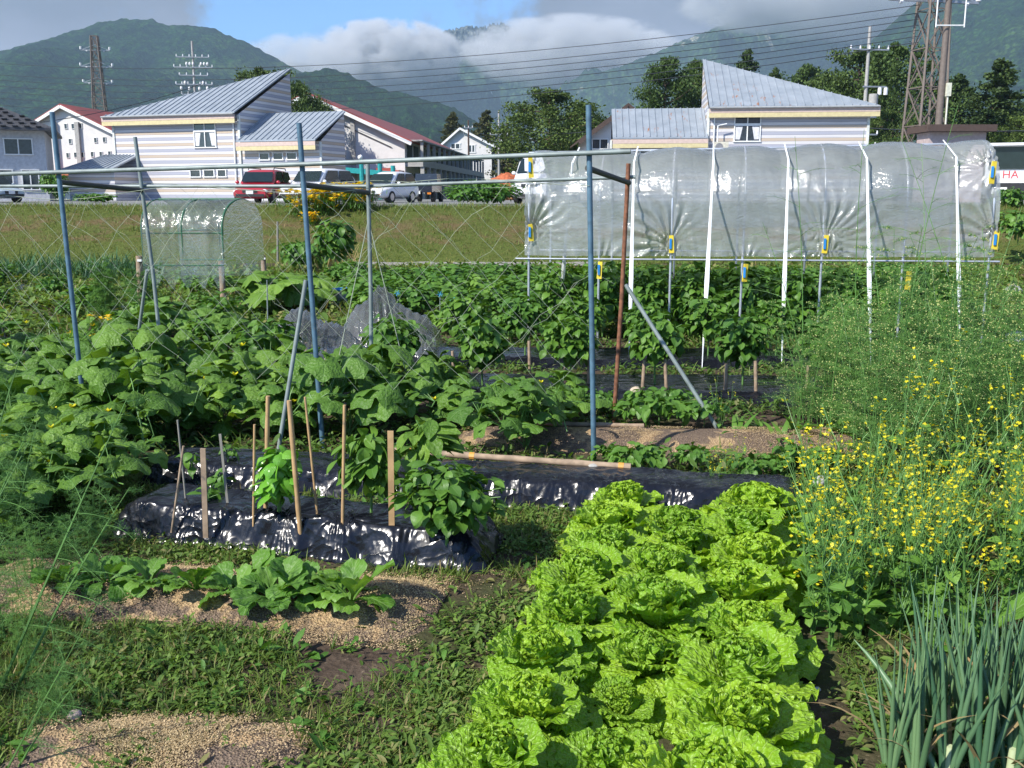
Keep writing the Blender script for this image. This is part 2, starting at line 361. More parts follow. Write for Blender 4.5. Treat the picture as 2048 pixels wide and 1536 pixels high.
# ============================================================ AIR AND CLOUDS
m, t = mat('air haze')
t.n('ShaderNodeOutputMaterial', {1: t.n('ShaderNodeVolumePrincipled', {'Color': (.56, .76, .98, 1), 'Density': HAZE, 'Anisotropy': .0})})
m.cycles.homogeneous_volume = True
tag(MB().box((0, 1620, 448), (5500, 3460, 902)).build('haze', m), kind='stuff')
def cloudm(name, dens, nsc, seed, thr=.42):
    m, t = mat(name); co = t.n('ShaderNodeTexCoord').outputs['Object']
    r = t.n('ShaderNodeVectorMath', {0: co}, operation='LENGTH').outputs['Value']      # unit ellipsoid: 0 centre, 1 skin
    n = t.noise(nsc, t.mapv(co, loc=(seed, seed*2, 0), scale=(1, .5, .6)), 6, .66)
    d = t.step(t.m('SUBTRACT', t.m('ADD', t.m('MULTIPLY', n, 1.25), t.m('MULTIPLY', t.m('SUBTRACT', 1.0, r), .52)), .56), thr-.37, thr-.22)
    d = t.m('MULTIPLY', d, t.step(r, 1.0, .86))
    t.n('ShaderNodeOutputMaterial', {1: t.n('ShaderNodeVolumePrincipled', {'Color': (.985, .985, .99, 1), 'Density': t.m('MULTIPLY', d, dens), 'Anisotropy': .1})})
    m.cycles.volume_step_rate = .5
    return m
def cloud(px, py, Y, rx, ry, rz, dens, nsc, seed, thr=.42):
    c = P(px, py, Y); o = MB().blob((0, 0, 0), (1, 1, 1), 14, 0).build('cloud', cloudm('cloud vapour %d' % seed, dens, nsc, seed, thr)); o.location = tuple(c); o.scale = (rx, ry, rz)
    return tag(o, kind='stuff')
if CLOUDS:
    cloud(775, 112, 6000, 500, 420, 215, .011, 3.4, 1)
    cloud(1140, 104, 5900, 690, 420, 215, .007, 3.2, 2)
    cloud(1690, -25, 4300, 800, 420, 230, .006, 2.2, 3)
    cloud(600, 125, 5600, 380, 300, 170, .004, 2.2, 4)

# ============================================================ TREES
M['needle_a'] = leafmat('pine needles', (.035, .07, .012), (.115, .18, .035), .7, .15, bump=0)
M['needle_b'] = leafmat('dark conifer needles', (.022, .05, .014), (.07, .12, .026), .7, .12, bump=0)
M['needle_c'] = leafmat('brownish larch foliage', (.05, .062, .018), (.11, .11, .035), .7, .15, bump=0)
M['bark'] = simple('bark', (.10, .07, .05), .95, var=.4, scale=4, bump=.6, bscale=12)
QUAD = (np.array([[-.5, 0, 0], [.5, 0, 0], [.35, 1, .1], [-.35, 1, .1]]), np.array([[0, 1, 2, 3]]), np.array([[0, 0], [1, 0], [1, 1], [0, 1.]]))
TRI = (np.array([[-.5, 0, 0], [.5, 0, 0], [0, 1, 0]]), np.array([[0, 1, 2]]), np.array([[0, 0], [1, 0], [.5, 1.]]))
def tree(name, h, wid, kind, seed, nleaf, matc, first=.25, leaf=.16):
    r = np.random.default_rng(seed); root = thing(name)
    tb = MB(); k = 7; zs = np.linspace(0, h*.93, k)
    tx = np.cumsum(r.normal(0, h*.012, k)); ty = np.cumsum(r.normal(0, h*.012, k)); tx -= tx[0]; ty -= ty[0]
    tb.tube(np.stack([tx, ty, zs], -1), np.linspace(h*.024, h*.005, k), 7)
    cb = MB(); nb = 34 if kind != 'cone' else 46; per = nleaf//nb
    for i in range(nb):
        f = first+(1-first)*(i+r.random())/nb; z0 = f*h*.93
        q = (f-first)/(1-first)
        if kind == 'pine': L = wid*.5*(math.sin(math.pi*min(1, q*.80+.20))**.75)*r.uniform(.6, 1.12)+.15
        elif kind == 'cone': L = wid*.5*(1-q)**.75*r.uniform(.7, 1.1)+.12
        else: L = wid*.5*math.sqrt(max(.05, 1-(2*q-1)**2))*r.uniform(.7, 1.1)
        az = i*2.4+r.uniform(-.5, .5); dr = np.array([math.cos(az), math.sin(az)]); up = {'pine': .18, 'cone': -.12, 'round': .35}[kind]+r.uniform(-.1, .15)
        bx, by = np.interp(z0, zs, tx), np.interp(z0, zs, ty)
        a = np.array([bx, by, z0]); b = a+np.array([dr[0]*L, dr[1]*L, L*up])
        mid = (a+b)/2+np.array([0, 0, -.04*L])
        tb.tube([a, mid, b], [h*.008, h*.005, h*.002], 4, cap=False)
        n = per; tt = np.sqrt(r.uniform(.12, 1.08, n)); sub = r.integers(0, 5, n)
        cen = a+np.outer(tt, b-a); offs = r.normal(0, 1, (5, 3))*np.array([.26, .26, .16])*L*.55
        pos = cen+offs[sub]+r.normal(0, 1, (n, 3))*np.array([.16, .16, .11])*(L*.55+.5)
        Rm = rotm(r.uniform(0, 6.28, n), r.uniform(-.4, 1.2, n), r.uniform(-1, 1, n))
        cb.inst(QUAD, Rm, pos, r.uniform(.6, 1.3, n)*leaf)
    tb.build('trunk', M['bark'], root, True); cb.build('crown', matc, root)
    return root
pine1 = Proto(tree('pine_tree', 10, 9, 'pine', 1, 21000, M['needle_a'], .12, .15))
pine2 = Proto(tree('pine_tree', 10, 6, 'pine', 2, 14000, M['needle_a'], .38, .14))
spruce = Proto(tree('conifer_tree', 10, 5.5, 'cone', 3, 15000, M['needle_b'], .1, .14))
larch = Proto(tree('larch_tree', 10, 4.5, 'cone', 4, 5500, M['needle_c'], .15, .2))
def puttree(pr, px, top, base, Y, group, label, sx=1.0, rz=None, cat='tree'):
    a = P(px, base, Y); zt = P(px, top, Y)[2]; z0 = LOT if base is None else a[2]
    h = (zt-z0)/9.6; o = pr.put((a[0], Y, z0), rnd.uniform(0, 6.28) if rz is None else rz, (h*sx, h*sx, h), label, group); o['category'] = cat
    return o
g = 'trees between and behind the houses'
puttree(pine1, 1098, 176, 388, 88, g, 'broad bushy pine left of the blue post, in front of the valley', 1.08)
puttree(pine1, 1165, 205, 388, 96, g, 'smaller pine squeezed between broad pine and white gabled house', .8)
puttree(pine2, 1325, 112, 388, 84, g, 'round-headed pine behind the right annex roof, left of its neighbour', .75)
puttree(pine2, 1385, 118, 388, 88, g, 'slim pine touching the left edge of the tall slanted roof', .55)
puttree(spruce, 1480, 90, 388, 96, g, 'pointed dark conifer poking above the rusty slanted roof', .8)
puttree(spruce, 1548, 128, 388, 110, g, 'small pale conifer top right of the pointed dark one', .7)
puttree(pine1, 1640, 145, 388, 100, g, 'low pine sloping down behind the rusty roof end', .75)
puttree(pine1, 1705, 92, 388, 92, g, 'tall pine behind the pole carrying the transformer', .72)
puttree(pine1, 1775, 82, 388, 86, g, 'tall dense pine immediately left of the big lattice pylon', .72)
puttree(pine2, 1600, 128, 388, 120, g, 'thin distant pine behind the middle of the rusty roof edge', .8)
puttree(spruce, 1915, 140, 388, 96, g, 'dark conifer right of the big lattice pylon', 1.2)
puttree(spruce, 1995, 112, 388, 90, g, 'tallest dark conifer near the right picture edge', 1.25)
puttree(spruce, 2070, 150, 388, 84, g, 'dark conifer cut by the right picture edge', 1.3)
puttree(spruce, 1960, 215, 388, 70, g, 'short dense conifer behind the flat-roofed shed', 1.5)
puttree(pine1, 2030, 230, 388, 66, g, 'low spreading pine above the parked white truck', .9)
puttree(pine1, 1765, 215, 388, 74, g, 'low dark pine at the right corner of the striped right house', .62)
puttree(pine1, 535, 132, 388, 100, g, 'pine whose top shows over the left slanted roof', .8)
puttree(pine1, 607, 160, 388, 80, g, 'pine behind the tall peak of the left house', .55)
puttree(pine1, 645, 198, 388, 84, g, 'low pine in front of the red-roofed gable', .55)
puttree(larch, 905, 222, 388, 165, g, 'thin larch left of the white house chimney side', 1.1)
puttree(larch, 970, 218, 388, 170, g, 'brownish larch behind the ridge of the small white house', 1.2)
puttree(larch, 1010, 250, 388, 150, g, 'low brownish larch beside the thin utility pole', 1.2)
# far treeline that reads as one mass
tm = MB(); r = np.random.default_rng(11)
for i in range(150):
    x = r.uniform(-150, 190); y = r.uniform(185, 260); h = r.uniform(5, 11); n = 150
    p = r.normal(0, 1, (n, 3))*np.array([2.6, 2.6, h*.25])+np.array([x, y, LOT-.8+h*.5])
    tm.inst(QUAD, rotm(r.uniform(0, 6.28, n), r.uniform(-.4, 1.2, n), 0), p, r.uniform(.8, 1.8, n))
tag(tm.build('far_wood', M['needle_b']), kind='stuff')
# ============================================================ BUILDINGS
def siding():
    m, t = mat('striped lap siding'); co = t.n('ShaderNodeTexCoord').outputs['Object']; z = t.sep(co)[2]
    k = t.m('DIVIDE', z, .178); row = t.m('FLOOR', k); fr = t.m('FRACT', k); q = t.m('MODULO', t.m('ADD', row, 40.), 4.)
    white = (.70, .68, .68, 1); lav = (.40, .41, .48, 1); tan = (.55, .44, .33, 1)
    col = t.mix(t.m('COMPARE', q, 1., .3), white, lav); col = t.mix(t.m('COMPARE', q, 3., .3), col, tan)
    w = t.noise(1.3, t.mapv(co, (.4, .4, 6)), 4, .6); col = t.mix(t.step(w, .35, .7, 0., .35), col, (.42, .42, .45, 1))
    col = t.mix(t.m('LESS_THAN', fr, .10), col, t.mix(1.0, col, (.38, .38, .42, 1), 'MULTIPLY'))  # shadow line under each lap, put into the board colour
    t.n('ShaderNodeOutputMaterial', {0: t.n('ShaderNodeBsdfPrincipled', {'Base Color': col, 'Roughness': .6, 'Normal': t.bump(fr, .6, .03)})})
    return m
def roofmat(rust):
    m, t = mat('standing seam roof'+(' with rust' if rust else '')); co = t.n('ShaderNodeTexCoord').outputs['Object']
    n = t.noise(1.2, co, 5, .6); col = t.ramp(n, [(.3, (.27, .31, .35)), (.7, (.38, .42, .46))])
    if rust:
        x, y, z = t.sep(co)
        s = t.noise(2.6, t.mapv(co, (1.6, .5, .5)), 6, .75); zone = t.m('MULTIPLY', t.step(t.noise(.45, co, 2), .48, .58), t.step(x, 5.2, 3.5))
        col = t.mix(t.m('MULTIPLY', t.step(s, .575, .625), zone), col, (.36, .15, .06, 1))
    t.n('ShaderNodeOutputMaterial', {0: t.n('ShaderNodeBsdfPrincipled', {'Base Color': col, 'Roughness': .45, 'Metallic': .25, 'Normal': t.bump(t.noise(9, co, 3), .15, .02)})})
    return m
M['siding'] = siding(); M['roof'] = roofmat(False); M['roofr'] = roofmat(True)
M['fascia1'] = simple('peach fascia board', (.55, .42, .36), .6, var=.08); M['fascia2'] = simple('ochre fascia board', (.56, .48, .26), .6, var=.08)
M['white'] = simple('white paint', (.78, .78, .76), .5, var=.05); M['wall'] = simple('white render', (.66, .64, .62), .85, var=.06, scale=1.5)
M['curt'] = simple('white curtain', (.6, .6, .62), .9)
M['glass'] = simple('dark window glass', (.03, .04, .05), .08, var=.3, spec=.9); M['trim'] = simple('corner trim', (.62, .64, .60), .6)
M['redroof'] = simple('red metal roof', (.27, .05, .04), .5, var=.15, scale=.6); M['brown'] = simple('dark brown timber', (.07, .045, .035), .7)
M['redwood'] = simple('red timber wall', (.36, .07, .05), .7); M['teal'] = simple('teal painted steel', (.02, .30, .30), .45)
M['greyboard'] = simple('weathered grey board', (.30, .31, .31), .8); M['concrete'] = simple('concrete', (.36, .35, .33), .9, bump=.2)  # plain grey for soffits, gutters and the small gable roof; concrete
M['tile'] = simple('dark roof tile', (.055, .055, .06), .5, var=.3); M['ochre'] = simple('tan plaster', (.42, .33, .18), .9)
M['brick'] = simple('orange stacked tarp', (.42, .11, .04), .8, var=.35, scale=6); M['black'] = simple('black plastic', (.02, .02, .022), .5)

def window(root, x0, x1, z0, z1, y=0., cols=2, transom=None, curtains=False, ax='x', frame=.06):
    """window part: frame mesh, panes and curtain below it; on the plane y (or x=y when ax='y')"""
    def T_(a, d, z): return (a, y-d, z) if ax == 'x' else (y+d, a, z)
    f = MB(); xs = np.linspace(x0, x1, cols+1)
    def bx(mb, a0, a1, z0_, z1_, d0, d1):
        c = T_((a0+a1)/2, (d0+d1)/2, (z0_+z1_)/2); s = (a1-a0, abs(d1-d0), z1_-z0_) if ax == 'x' else (abs(d1-d0), a1-a0, z1_-z0_)
        mb.box(c, s)
    for xx in xs: bx(f, xx-frame/2, xx+frame/2, z0+.002, z1-.002, .0, .075)
    bx(f, x0-frame, x1+frame, z0-frame, z0, 0, .085); bx(f, x0-frame, x1+frame, z1, z1+frame, 0, .085)
    if transom: bx(f, x0+.001, x1-.001, transom-.07, transom+.07, 0, .08)
    fo = f.build('window', M['white'], root)
    g = MB(); bx(g, x0+.01, x1-.01, z0+.005, z1-.005, .01, .03); g.build('pane', M['glass'], fo)
    if curtains:
        zc = (transom or z1)-.1
        for s, xe in ((1, x0+.06), (-1, x1-.06)):
            c = MB(); a = np.array([T_(xe, .034, z0+.08), T_(xe+s*.26, .034, z0+.08), T_(xe+s*.40, .034, zc), T_(xe, .034, zc)]); c.add(a, [[0, 1, 2, 3] if s > 0 else [3, 2, 1, 0]]); c.build('curtain', M['curt'], fo)
def seams(mb, a0, a1, b0, b1, n, hgt=.05, tri=None):
    """raised seams between edge a0-a1 (eave) and b0-b1 (top), n of them"""
    a0, a1, b0, b1 = map(np.array, (a0, a1, b0, b1))
    for i in range(n):
        k = (i+.5)/n; p = a0+(a1-a0)*k; q = b0+(b1-b0)*k
        mb.bar(p+[0, 0, hgt/2], q+[0, 0, hgt/2], .035, hgt)
def house(mir, XL, YL, XR, YR, label, rust):
    """two-part striped house, slanted roofs rising to one corner; mir=-1 mirrors it"""
    W = math.hypot(XR-XL, YR-YL); an = math.atan2(YR-YL, XR-XL)
    root = thing('striped_house', (XL, YL, LOT), an, label, 'house')
    D = 6.4 if mir > 0 else 5.6; E = 5.25; TOP = 8.45; ov = .45
    fx = (lambda x: x) if mir > 0 else (lambda x: W-x)
    def V(x, y, z): return (fx(x), y, z)
    w = MB()
    w.poly([V(0, 0, -.4), V(W, 0, -.4), V(W, 0, E), V(0, 0, E)]); w.poly([V(W, 0, -.4), V(W, D, -.4), V(W, D, TOP-.1), V(W, 0, E)])
    w.poly([V(W, D, -.4), V(0, D, -.4), V(0, D, E), V(W, D, TOP-.1)]); w.poly([V(0, D, -.4), V(0, 0, -.4), V(0, 0, E), V(0, D, E)])
    w.build('wall', M['siding'], root)
    for x in (0, W): MB().box((fx(x), 0, E/2-.2), (.14, .14, E+.3)).build('corner_trim', M['trim'], root)
    MB().tube([V(W-.35, -.09, -.3), V(W-.35, -.09, E-.6), V(W-.35, -.40, E-.35)], .045, 6).build('downpipe', M['white'], root)
    MB().tube([(-.45 if mir > 0 else -.0, -.58, E-.02), (W if mir > 0 else W+.45, -.58, E-.02)], .06, 6).build('gutter', M['greyboard'], root)
    # main roof: slope A rises to the back corner, hip slope B falls away behind
    f0, f1, pk, bl = np.array(V(-.5, -ov, E-.05)), np.array(V(W+.0, -ov, E+.02)), np.array(V(W+.03, D+.1, TOP+.15)), np.array(V(-.5, D+.1, E-.05))
    rf = MB(); tk = np.array([0, 0, .09])
    for tri in ((f0, f1, pk), (f0, pk, bl)):
        a = np.array(tri)
        if mir < 0: a = a[::-1]
        rf.add(np.vstack([a+tk, a]), [[0, 1, 2], [5, 4, 3]])
        rf.add(np.vstack([a+tk, a]), [[0, 3, 4, 1], [1, 4, 5, 2], [2, 5, 3, 0]])
    for i in range(22):
        k = (i+.6)/22; p = f0+(f1-f0)*k; q = f0+(pk-f0)*k
        rf.bar(p+tk+[0, 0, .02], q+tk+[0, 0, .02], .04, .06)
    rf.build('roof', M['roofr' if rust else 'roof'], root)
    fa = MB(); fa.box((W/2-mir*.25, -ov+.0, E-.17), (W+.5, .06, .25)); fo = fa.build('fascia', M['fascia1'], root)
    fb = MB(); fb.box((W/2-mir*.25, -ov+.01, E-.43), (W+.5, .06, .25)); fb.build('lower_board', M['fascia2'], fo)
    sf = MB(); sf.box((W/2-mir*.25, -ov/2-.0, E-.50), (W+.48, ov-.07, .04)); sf.build('soffit', M['greyboard'], root)
    # annex
    AW, AD, AE, AT = 5.55, 3.2, 3.55, 5.45
    ax0, ax1 = W+.0, W+AW
    a = MB(); a.poly([V(ax0, .03, -.4), V(ax1, .03, -.4), V(ax1, .03, AE), V(ax0, .03, AE)]); a.poly([V(ax1, .03, -.4), V(ax1, AD, -.4), V(ax1, AD, AT-.1), V(ax1, .03, AE)])
    a.poly([V(ax1, AD, -.4), V(ax0, AD, -.4), V(ax0, AD, AT-.1), V(ax1, AD, AT-.1)]); a.build('annex_wall', M['siding'], root)
    tr = MB(); tr.box((fx(ax1), .03, AE/2-.2), (.12, .12, AE+.3)); tr.build('corner_trim', M['trim'], root)
    r2 = MB(); q = [np.array(V(ax0+.02-.3*0, -ov, AE)), np.array(V(ax1-.1, -ov, AE)), np.array(V(ax1+.05, AD+.1, AT)), np.array(V(ax0+.02, AD+.1, AT))]
    r2.add(np.array([p+tk for p in q]+q), [[0, 1, 2, 3], [7, 6, 5, 4], [0, 4, 5, 1], [1, 5, 6, 2], [2, 6, 7, 3], [3, 7, 4, 0]])
    seams(r2, q[0]+tk, q[1]+tk, q[3]+tk, q[2]+tk, 14); r2.build('annex_roof', M['roofr' if rust else 'roof'], root)
    cx = fx((ax0+ax1)/2-.05)
    fa = MB(); fa.box((cx, -ov+.0, AE-.15), (AW-.1, .06, .24)); fo = fa.build('fascia', M['fascia1'], root)
    fb = MB(); fb.box((cx, -ov+.01, AE-.40), (AW-.1, .06, .24)); fb.build('lower_board', M['fascia2'], fo)
    return root, W, fx
hl, W, fx = house(1, -25.67, 64.8, -16.82, 62.0, 'cream and lavender striped house on the left with grey roof peaking at right', False)
window(hl, 6.05, 7.6, 3.3, 4.72, 0, 2, 4.28, True)
window(hl, 5.6, 6.35, 1.5, 1.88, 0, 1); window(hl, 6.6, 7.35, 1.5, 1.88, 0, 1); window(hl, 7.6, 8.2, 1.5, 1.88, 0, 1)
for i in range(3): window(hl, W+1.35+i*.95, W+2.02+i*.95, 2.5, 2.86, .03, 1)
hr, W, fx = house(-1, 11.3, 58.0, 20.17, 57.0, 'striped house on the right with rust-spotted slanted roof and an outdoor unit', True)
window(hr, 1.5, 2.95, 3.42, 4.78, 0, 2, 4.32, True)
for i in range(3): window(hr, -3.85+i*.88, -3.15+i*.88, 2.48, 2.86, .03, 1)
ac = thing('air_conditioner', (P(1441, 290, 57.5)[0], 57.35, LOT+2.75), R(-6), 'beige outdoor air conditioner unit bolted to the right striped house wall', 'air conditioner')
MB().box((0, -.05, .3), (.8, .3, .58)).build('casing', simple('beige casing', (.55, .52, .42), .5), ac)
b = MB(); b.disc((-.12, -.212, .3), (0, -1, 0), .22, 20); b.build('fan_grille', simple('grey fan grille', (.20, .20, .21), .6), ac)
for s_ in (-1, 1): MB().box((.25*s_, .0, -.14), (.06, .35, .28)).build('bracket', M['concrete'], ac)
b = MB(); b.tube([(-.2, .12, .6), (-.2, .14, 1.5), (.3, .15, 1.6)], .04, 6); b.build('pipe', M['white'], ac)
# lean-to of the left house
lt = thing('lean_to_shed', (P(140, 388, 62)[0], 62, LOT), R(-10), 'low striped lean-to with grey roof left of the left striped house', 'shed')
w_ = abs(P(240, 388, 62)[0]-P(140, 388, 62)[0])
MB().box((w_/2, 1.5, .7), (w_, 3, 2.2)).build('wall', M['siding'], lt)
b = MB(); b.add([[-.5, -.5, 1.85], [w_, -.5, 1.85], [w_-.05, 3, 2.9], [.6, 3, 2.9], [-.5, -.5, 1.75], [w_, -.5, 1.75], [w_-.05, 3, 2.8], [.6, 3, 2.8]], [[0, 1, 2, 3], [4, 7, 6, 5], [0, 4, 5, 1], [1, 5, 6, 2], [2, 6, 7, 3], [3, 7, 4, 0]])
seams(b, (-.4, -.5, 1.85), (w_-.2, -.5, 1.85), (.7, 3, 2.9), (w_-.2, 3, 2.9), 9); b.build('roof', M['roof'], lt)

def gable_house(name, label, px0, px1, Y, base, eave, ridge_, L, an, wallm, roofm, ov=.5, apex=.5, cat='house', tk=.14, eavel=None, barge=None):
    """gable faces the camera; px0/px1 left and right wall edges"""
    X0, X1 = XA(px0, Y), XA(px1, Y); W = X1-X0
    ze = P(px0, eave, Y)[2]-base; zr = P(px0, ridge_, Y)[2]-base; zl = ze if eavel is None else P(px0, eavel, Y)[2]-base
    root = thing(name, (X0, Y, base), an, label, cat); a = W*apex
    w = MB(); w.poly([(0, 0, -.3), (W, 0, -.3), (W, 0, ze), (a, 0, zr), (0, 0, zl)]); w.poly([(W, 0, -.3), (W, L, -.3), (W, L, ze), (W, 0, ze)])
    w.poly([(W, L, -.3), (0, L, -.3), (0, L, zl), (a, L, zr), (W, L, ze)]); w.poly([(0, L, -.3), (0, 0, -.3), (0, 0, zl), (0, L, zl)])
    w.build('wall', wallm, root)
    rf = MB()
    for s, xe, ze_ in ((-1, 0, zl), (1, W, ze)):
        d = (xe-a); sl = (ze_-zr)/abs(d); xo = xe+s*ov; zo = ze_+sl*ov
        v = [(a, -ov, zr), (xo, -ov, zo), (xo, L+ov, zo), (a, L+ov, zr)]
        v = [np.array(p)+[0, 0, .02] for p in v]; v2 = [p+np.array([0, 0, tk]) for p in v]
        rf.add(np.array(v+v2), [[0, 1, 2, 3], [7, 6, 5, 4], [0, 4, 5, 1], [1, 5, 6, 2], [2, 6, 7, 3]])
    ro = rf.build('roof', roofm, root)
    bg = MB()
    for s, xe, ze_ in ((-1, 0, zl), (1, W, ze)):
        d = abs(xe-a); sl = (ze_-zr)/d; bg.bar((a, -ov-.05, zr-.05), (xe+s*ov, -ov-.05, ze_+sl*ov-.05), .06, .28)
    bg.build('barge_board', barge or M['white'], root)
    return root, W, ze, zr, a
# long red-roofed building
rb, W, ze, zr, a = gable_house('red_roofed_hall', 'long white hall with dark red roof and open balcony side', 440, 815, 85, LOT, 281, 192, 50, R(-4.1), M['wall'], M['redroof'], .7, .5, 'building', .2)
b = MB()
for xx in (W*.73,): b.box((xx, -.12, ze/2+1.1), (.35, .24, ze+1.2))
b.build('pilaster', M['concrete'], rb)
b = MB(); b.bar((W*.60, -.06, ze+1.8), (W*.93, -.06, ze-.6), .1, .06); b.build('cable', M['black'], rb)
for (xa, za) in ((.62, 3.6), (.655, 2.1)): window(rb, W*xa, W*xa+.45, za, za+.55, 0, 1)
# side facade: black panels on the wall paint the shade inside open bays
b = MB(); b.box((W+.75, 26, 2.95), (1.5, 51.6, .55)); b.build('balcony', M['concrete'], rb)
for i in range(16):
    MB().box((W+1.38, .5+i*3.4, 3.95), (.24, .24, 1.45)).build('column', M['concrete'], rb)
    MB().bar((W+1.4, .5+i*3.4, 2.67), (W+1.4+.25*(i % 2), .5+i*3.4, -.2), .32).build('column', M['concrete'], rb)
for i in range(15):
    MB().box((W+.02, 2.2+i*3.4, 3.9), (.05, 2.5, 1.3)).build('dark_bay_panel', M['black'], rb)
    MB().box((W+.02, 2.2+i*3.4, 1.0), (.05, 2.7, 2.4)).build('dark_bay_panel', M['black'], rb)
b = MB(); b.box((W+.75, 26, ze-.05), (1.5, 51.8, .12)); b.build('eave_soffit', M['concrete'], rb)
b = MB(); b.box((W*.80, -1.4, 2.2), (6.5, 2.6, .25), top=.97); b.box((W*.93, -2.6, 1.9), (1.6, .1, 1.2)); b.build('red_canopy', M['redwood'], rb)
b = MB()
X0 = rb.location[0]
for px, top in ((736, 322), (773, 328), (799, 332)):
    p = P(px, top, 80); b.tube([(p[0]-X0, -5, -.2), (p[0]-X0, -5, p[2]-LOT)], .18, 8)
b.bar((XA(690, 80)-X0, -5, 2.35), (XA(800, 80)-X0, -5, 1.95), .12, .4); b.build('teal_frame', M['teal'], rb)
b = MB(); b.blob((XA(736, 80)-X0, -5, P(736, 318, 80)[2]-LOT+.1), (.2, .2, .2)); b.build('globe_lamp', M['white'], rb)
# left red-roofed white building
lb, W, ze, zr, a = gable_house('red_roofed_house', 'white gabled building with red roof and tiny square windows at far left', 82, 243, 98, LOT, 264, 213, 24, R(-5.4), M['wall'], M['redroof'], .5, .38, 'building', .2, 248)
for k in (.26, .55): MB().box((W*k, -.15, ze/2+.4), (.4, .3, ze+1.0)).build('pilaster', M['concrete'], lb)
for px, py in ((135, 253), (150, 253), (166, 252), (144, 283), (160, 283), (197, 281), (215, 280), (102, 311), (120, 311), (139, 311), (155, 310), (170, 310), (190, 309), (208, 309), (226, 308)):
    p = P(px, py, 98); window(lb, p[0]-lb.location[0]-.14, p[0]-lb.location[0]+.14, p[2]-LOT-.22, p[2]-LOT+.22, 0, 1, frame=.03)
b = MB(); b.box((W*.6, -1.2, 2.3), (W*1.0, 2.4, .3)); b.build('lower_roof', simple('orange tile', (.40, .13, .06), .8), lb)
# far-left grey tiled house, its wall running away to the right
W = 9.; an = R(22)
gh = thing('tiled_house', (XA(99, 60)-W*math.cos(an), 60-W*math.sin(an), LOT), an, 'pale house with dark tiled roof cut by the left picture edge', 'house')
MB().box((W/2, 4, 1.95), (W, 8, 4.9)).build('wall', simple('pale grey render', (.50, .50, .51), .85), gh)
b = MB(); ze = 4.25
v = [(-.7, -.8, ze), (W+.6, -.8, ze), (W+.6, 8.8, ze), (-.7, 8.8, ze), (2.5, 4, ze+2.1), (W-4.0, 4, ze+2.1)]
b.add(v, [[0, 1, 5, 4], [2, 3, 4, 5]]); b.add(v, [[1, 2, 5], [3, 0, 4]]); b.add([(x, y, z-.15) for x, y, z in v[:4]], [[3, 2, 1, 0]])
b.box((W/2, -.8, ze-.08), (W+1.3, .08, .16)); b.box((W+.6, 4, ze-.08), (.08, 9.6, .16)); ro = b.build('roof', M['tile'], gh)
b = MB()
for i in range(9):
    for j in range(22):
        k = i/9; y = -.8+4.8*k; x = .1+j*.62+(i % 2)*.3
        if -.5+3.2*k < x < W+.4-4.6*k: b.box((x, y, ze+2.1*k+.07), (.30, .2, .06))
b.build('snow_guard', M['black'], ro)
for x0, x1, z0, z1 in ((W-2.2, W-.7, 2.75, 3.6), (W-4.6, W-3.2, 2.75, 3.6), (W-1.4, W-.5, .7, 1.8), (W-3.3, W-1.9, .7, 1.8)): window(gh, x0, x1, z0, z1, 0, 2)
# small white gabled house in the valley
wh, W, ze, zr, a = gable_house('white_gabled_house', 'small white house with grey gable roof beyond the long hall', 884, 984, 150, LOT, 290, 257, 14, R(-4), M['wall'], M['greyboard'], .6, .38, 'house')
for x0, x1, y0, y1 in ((902, 920, 288, 297), (938, 950, 291, 304), (928, 936, 262, 269)):
    A = P(x0, y1, 150); B = P(x1, y0, 150); window(wh, A[0]-XA(884, 150), B[0]-XA(884, 150), A[2]-LOT, B[2]-LOT, 0, 2, frame=.15)
for (y0, y1, z0, z1) in ((3, 4.5, 6.4, 8), (8, 9.5, 6.4, 8), (4, 6, 2, 4)): window(wh, y0, y1, z0, z1, W, 1, ax='y', frame=.1)
# white gable with brown roof behind the right annex
wb, W, ze, zr, a = gable_house('brown_roofed_house', 'white house with brown gable roof peeping out behind the right annex', 1172, 1330, 70, LOT, 272, 212, 9, R(0), M['wall'], M['brown'], .6, .5, 'house', .14, None, M['brown'])
A = P(1184, 297, 70); B = P(1216, 279, 70); window(wb, A[0]-XA(1172, 70), B[0]-XA(1172, 70), A[2]-LOT, B[2]-LOT, 0, 2)
# flat-roofed shed, right
sh = thing('flat_roofed_shed', (XA(1850, 52), 52, LOT), R(0), 'pinkish shed with dark flat roof beside the big pylon', 'shed')
w_ = XA(1962, 52)-XA(1850, 52); zt = P(1900, 264, 52)[2]-LOT
MB().box((w_/2, .8, zt/2), (w_, 1.6, zt)).build('wall', simple('pinkish board wall', (.42, .34, .33), .8), sh)
MB().box((w_/2, .9, zt+.18), (w_+.6, 2.8, .34)).build('roof', M['brown'], sh)
# firewood stack under orange sheet
ow = thing('covered_woodpile', (XA(1012, 70), 70, LOT), 0, 'orange sheeted woodpile left of the white van', 'woodpile')
MB().blob((0, 0, .7), (1.3, .8, 1.1), 12, .25, 3).build('sheet', M['brick'], ow, True)
b = MB(); [b.disc((-.9+.3*i, -.82, .15+.26*j), (0, -1, 0), .12, 8) for i in range(7) for j in range(3)]; b.build('logs', simple('cut logs', (.40, .22, .10), .9), ow)

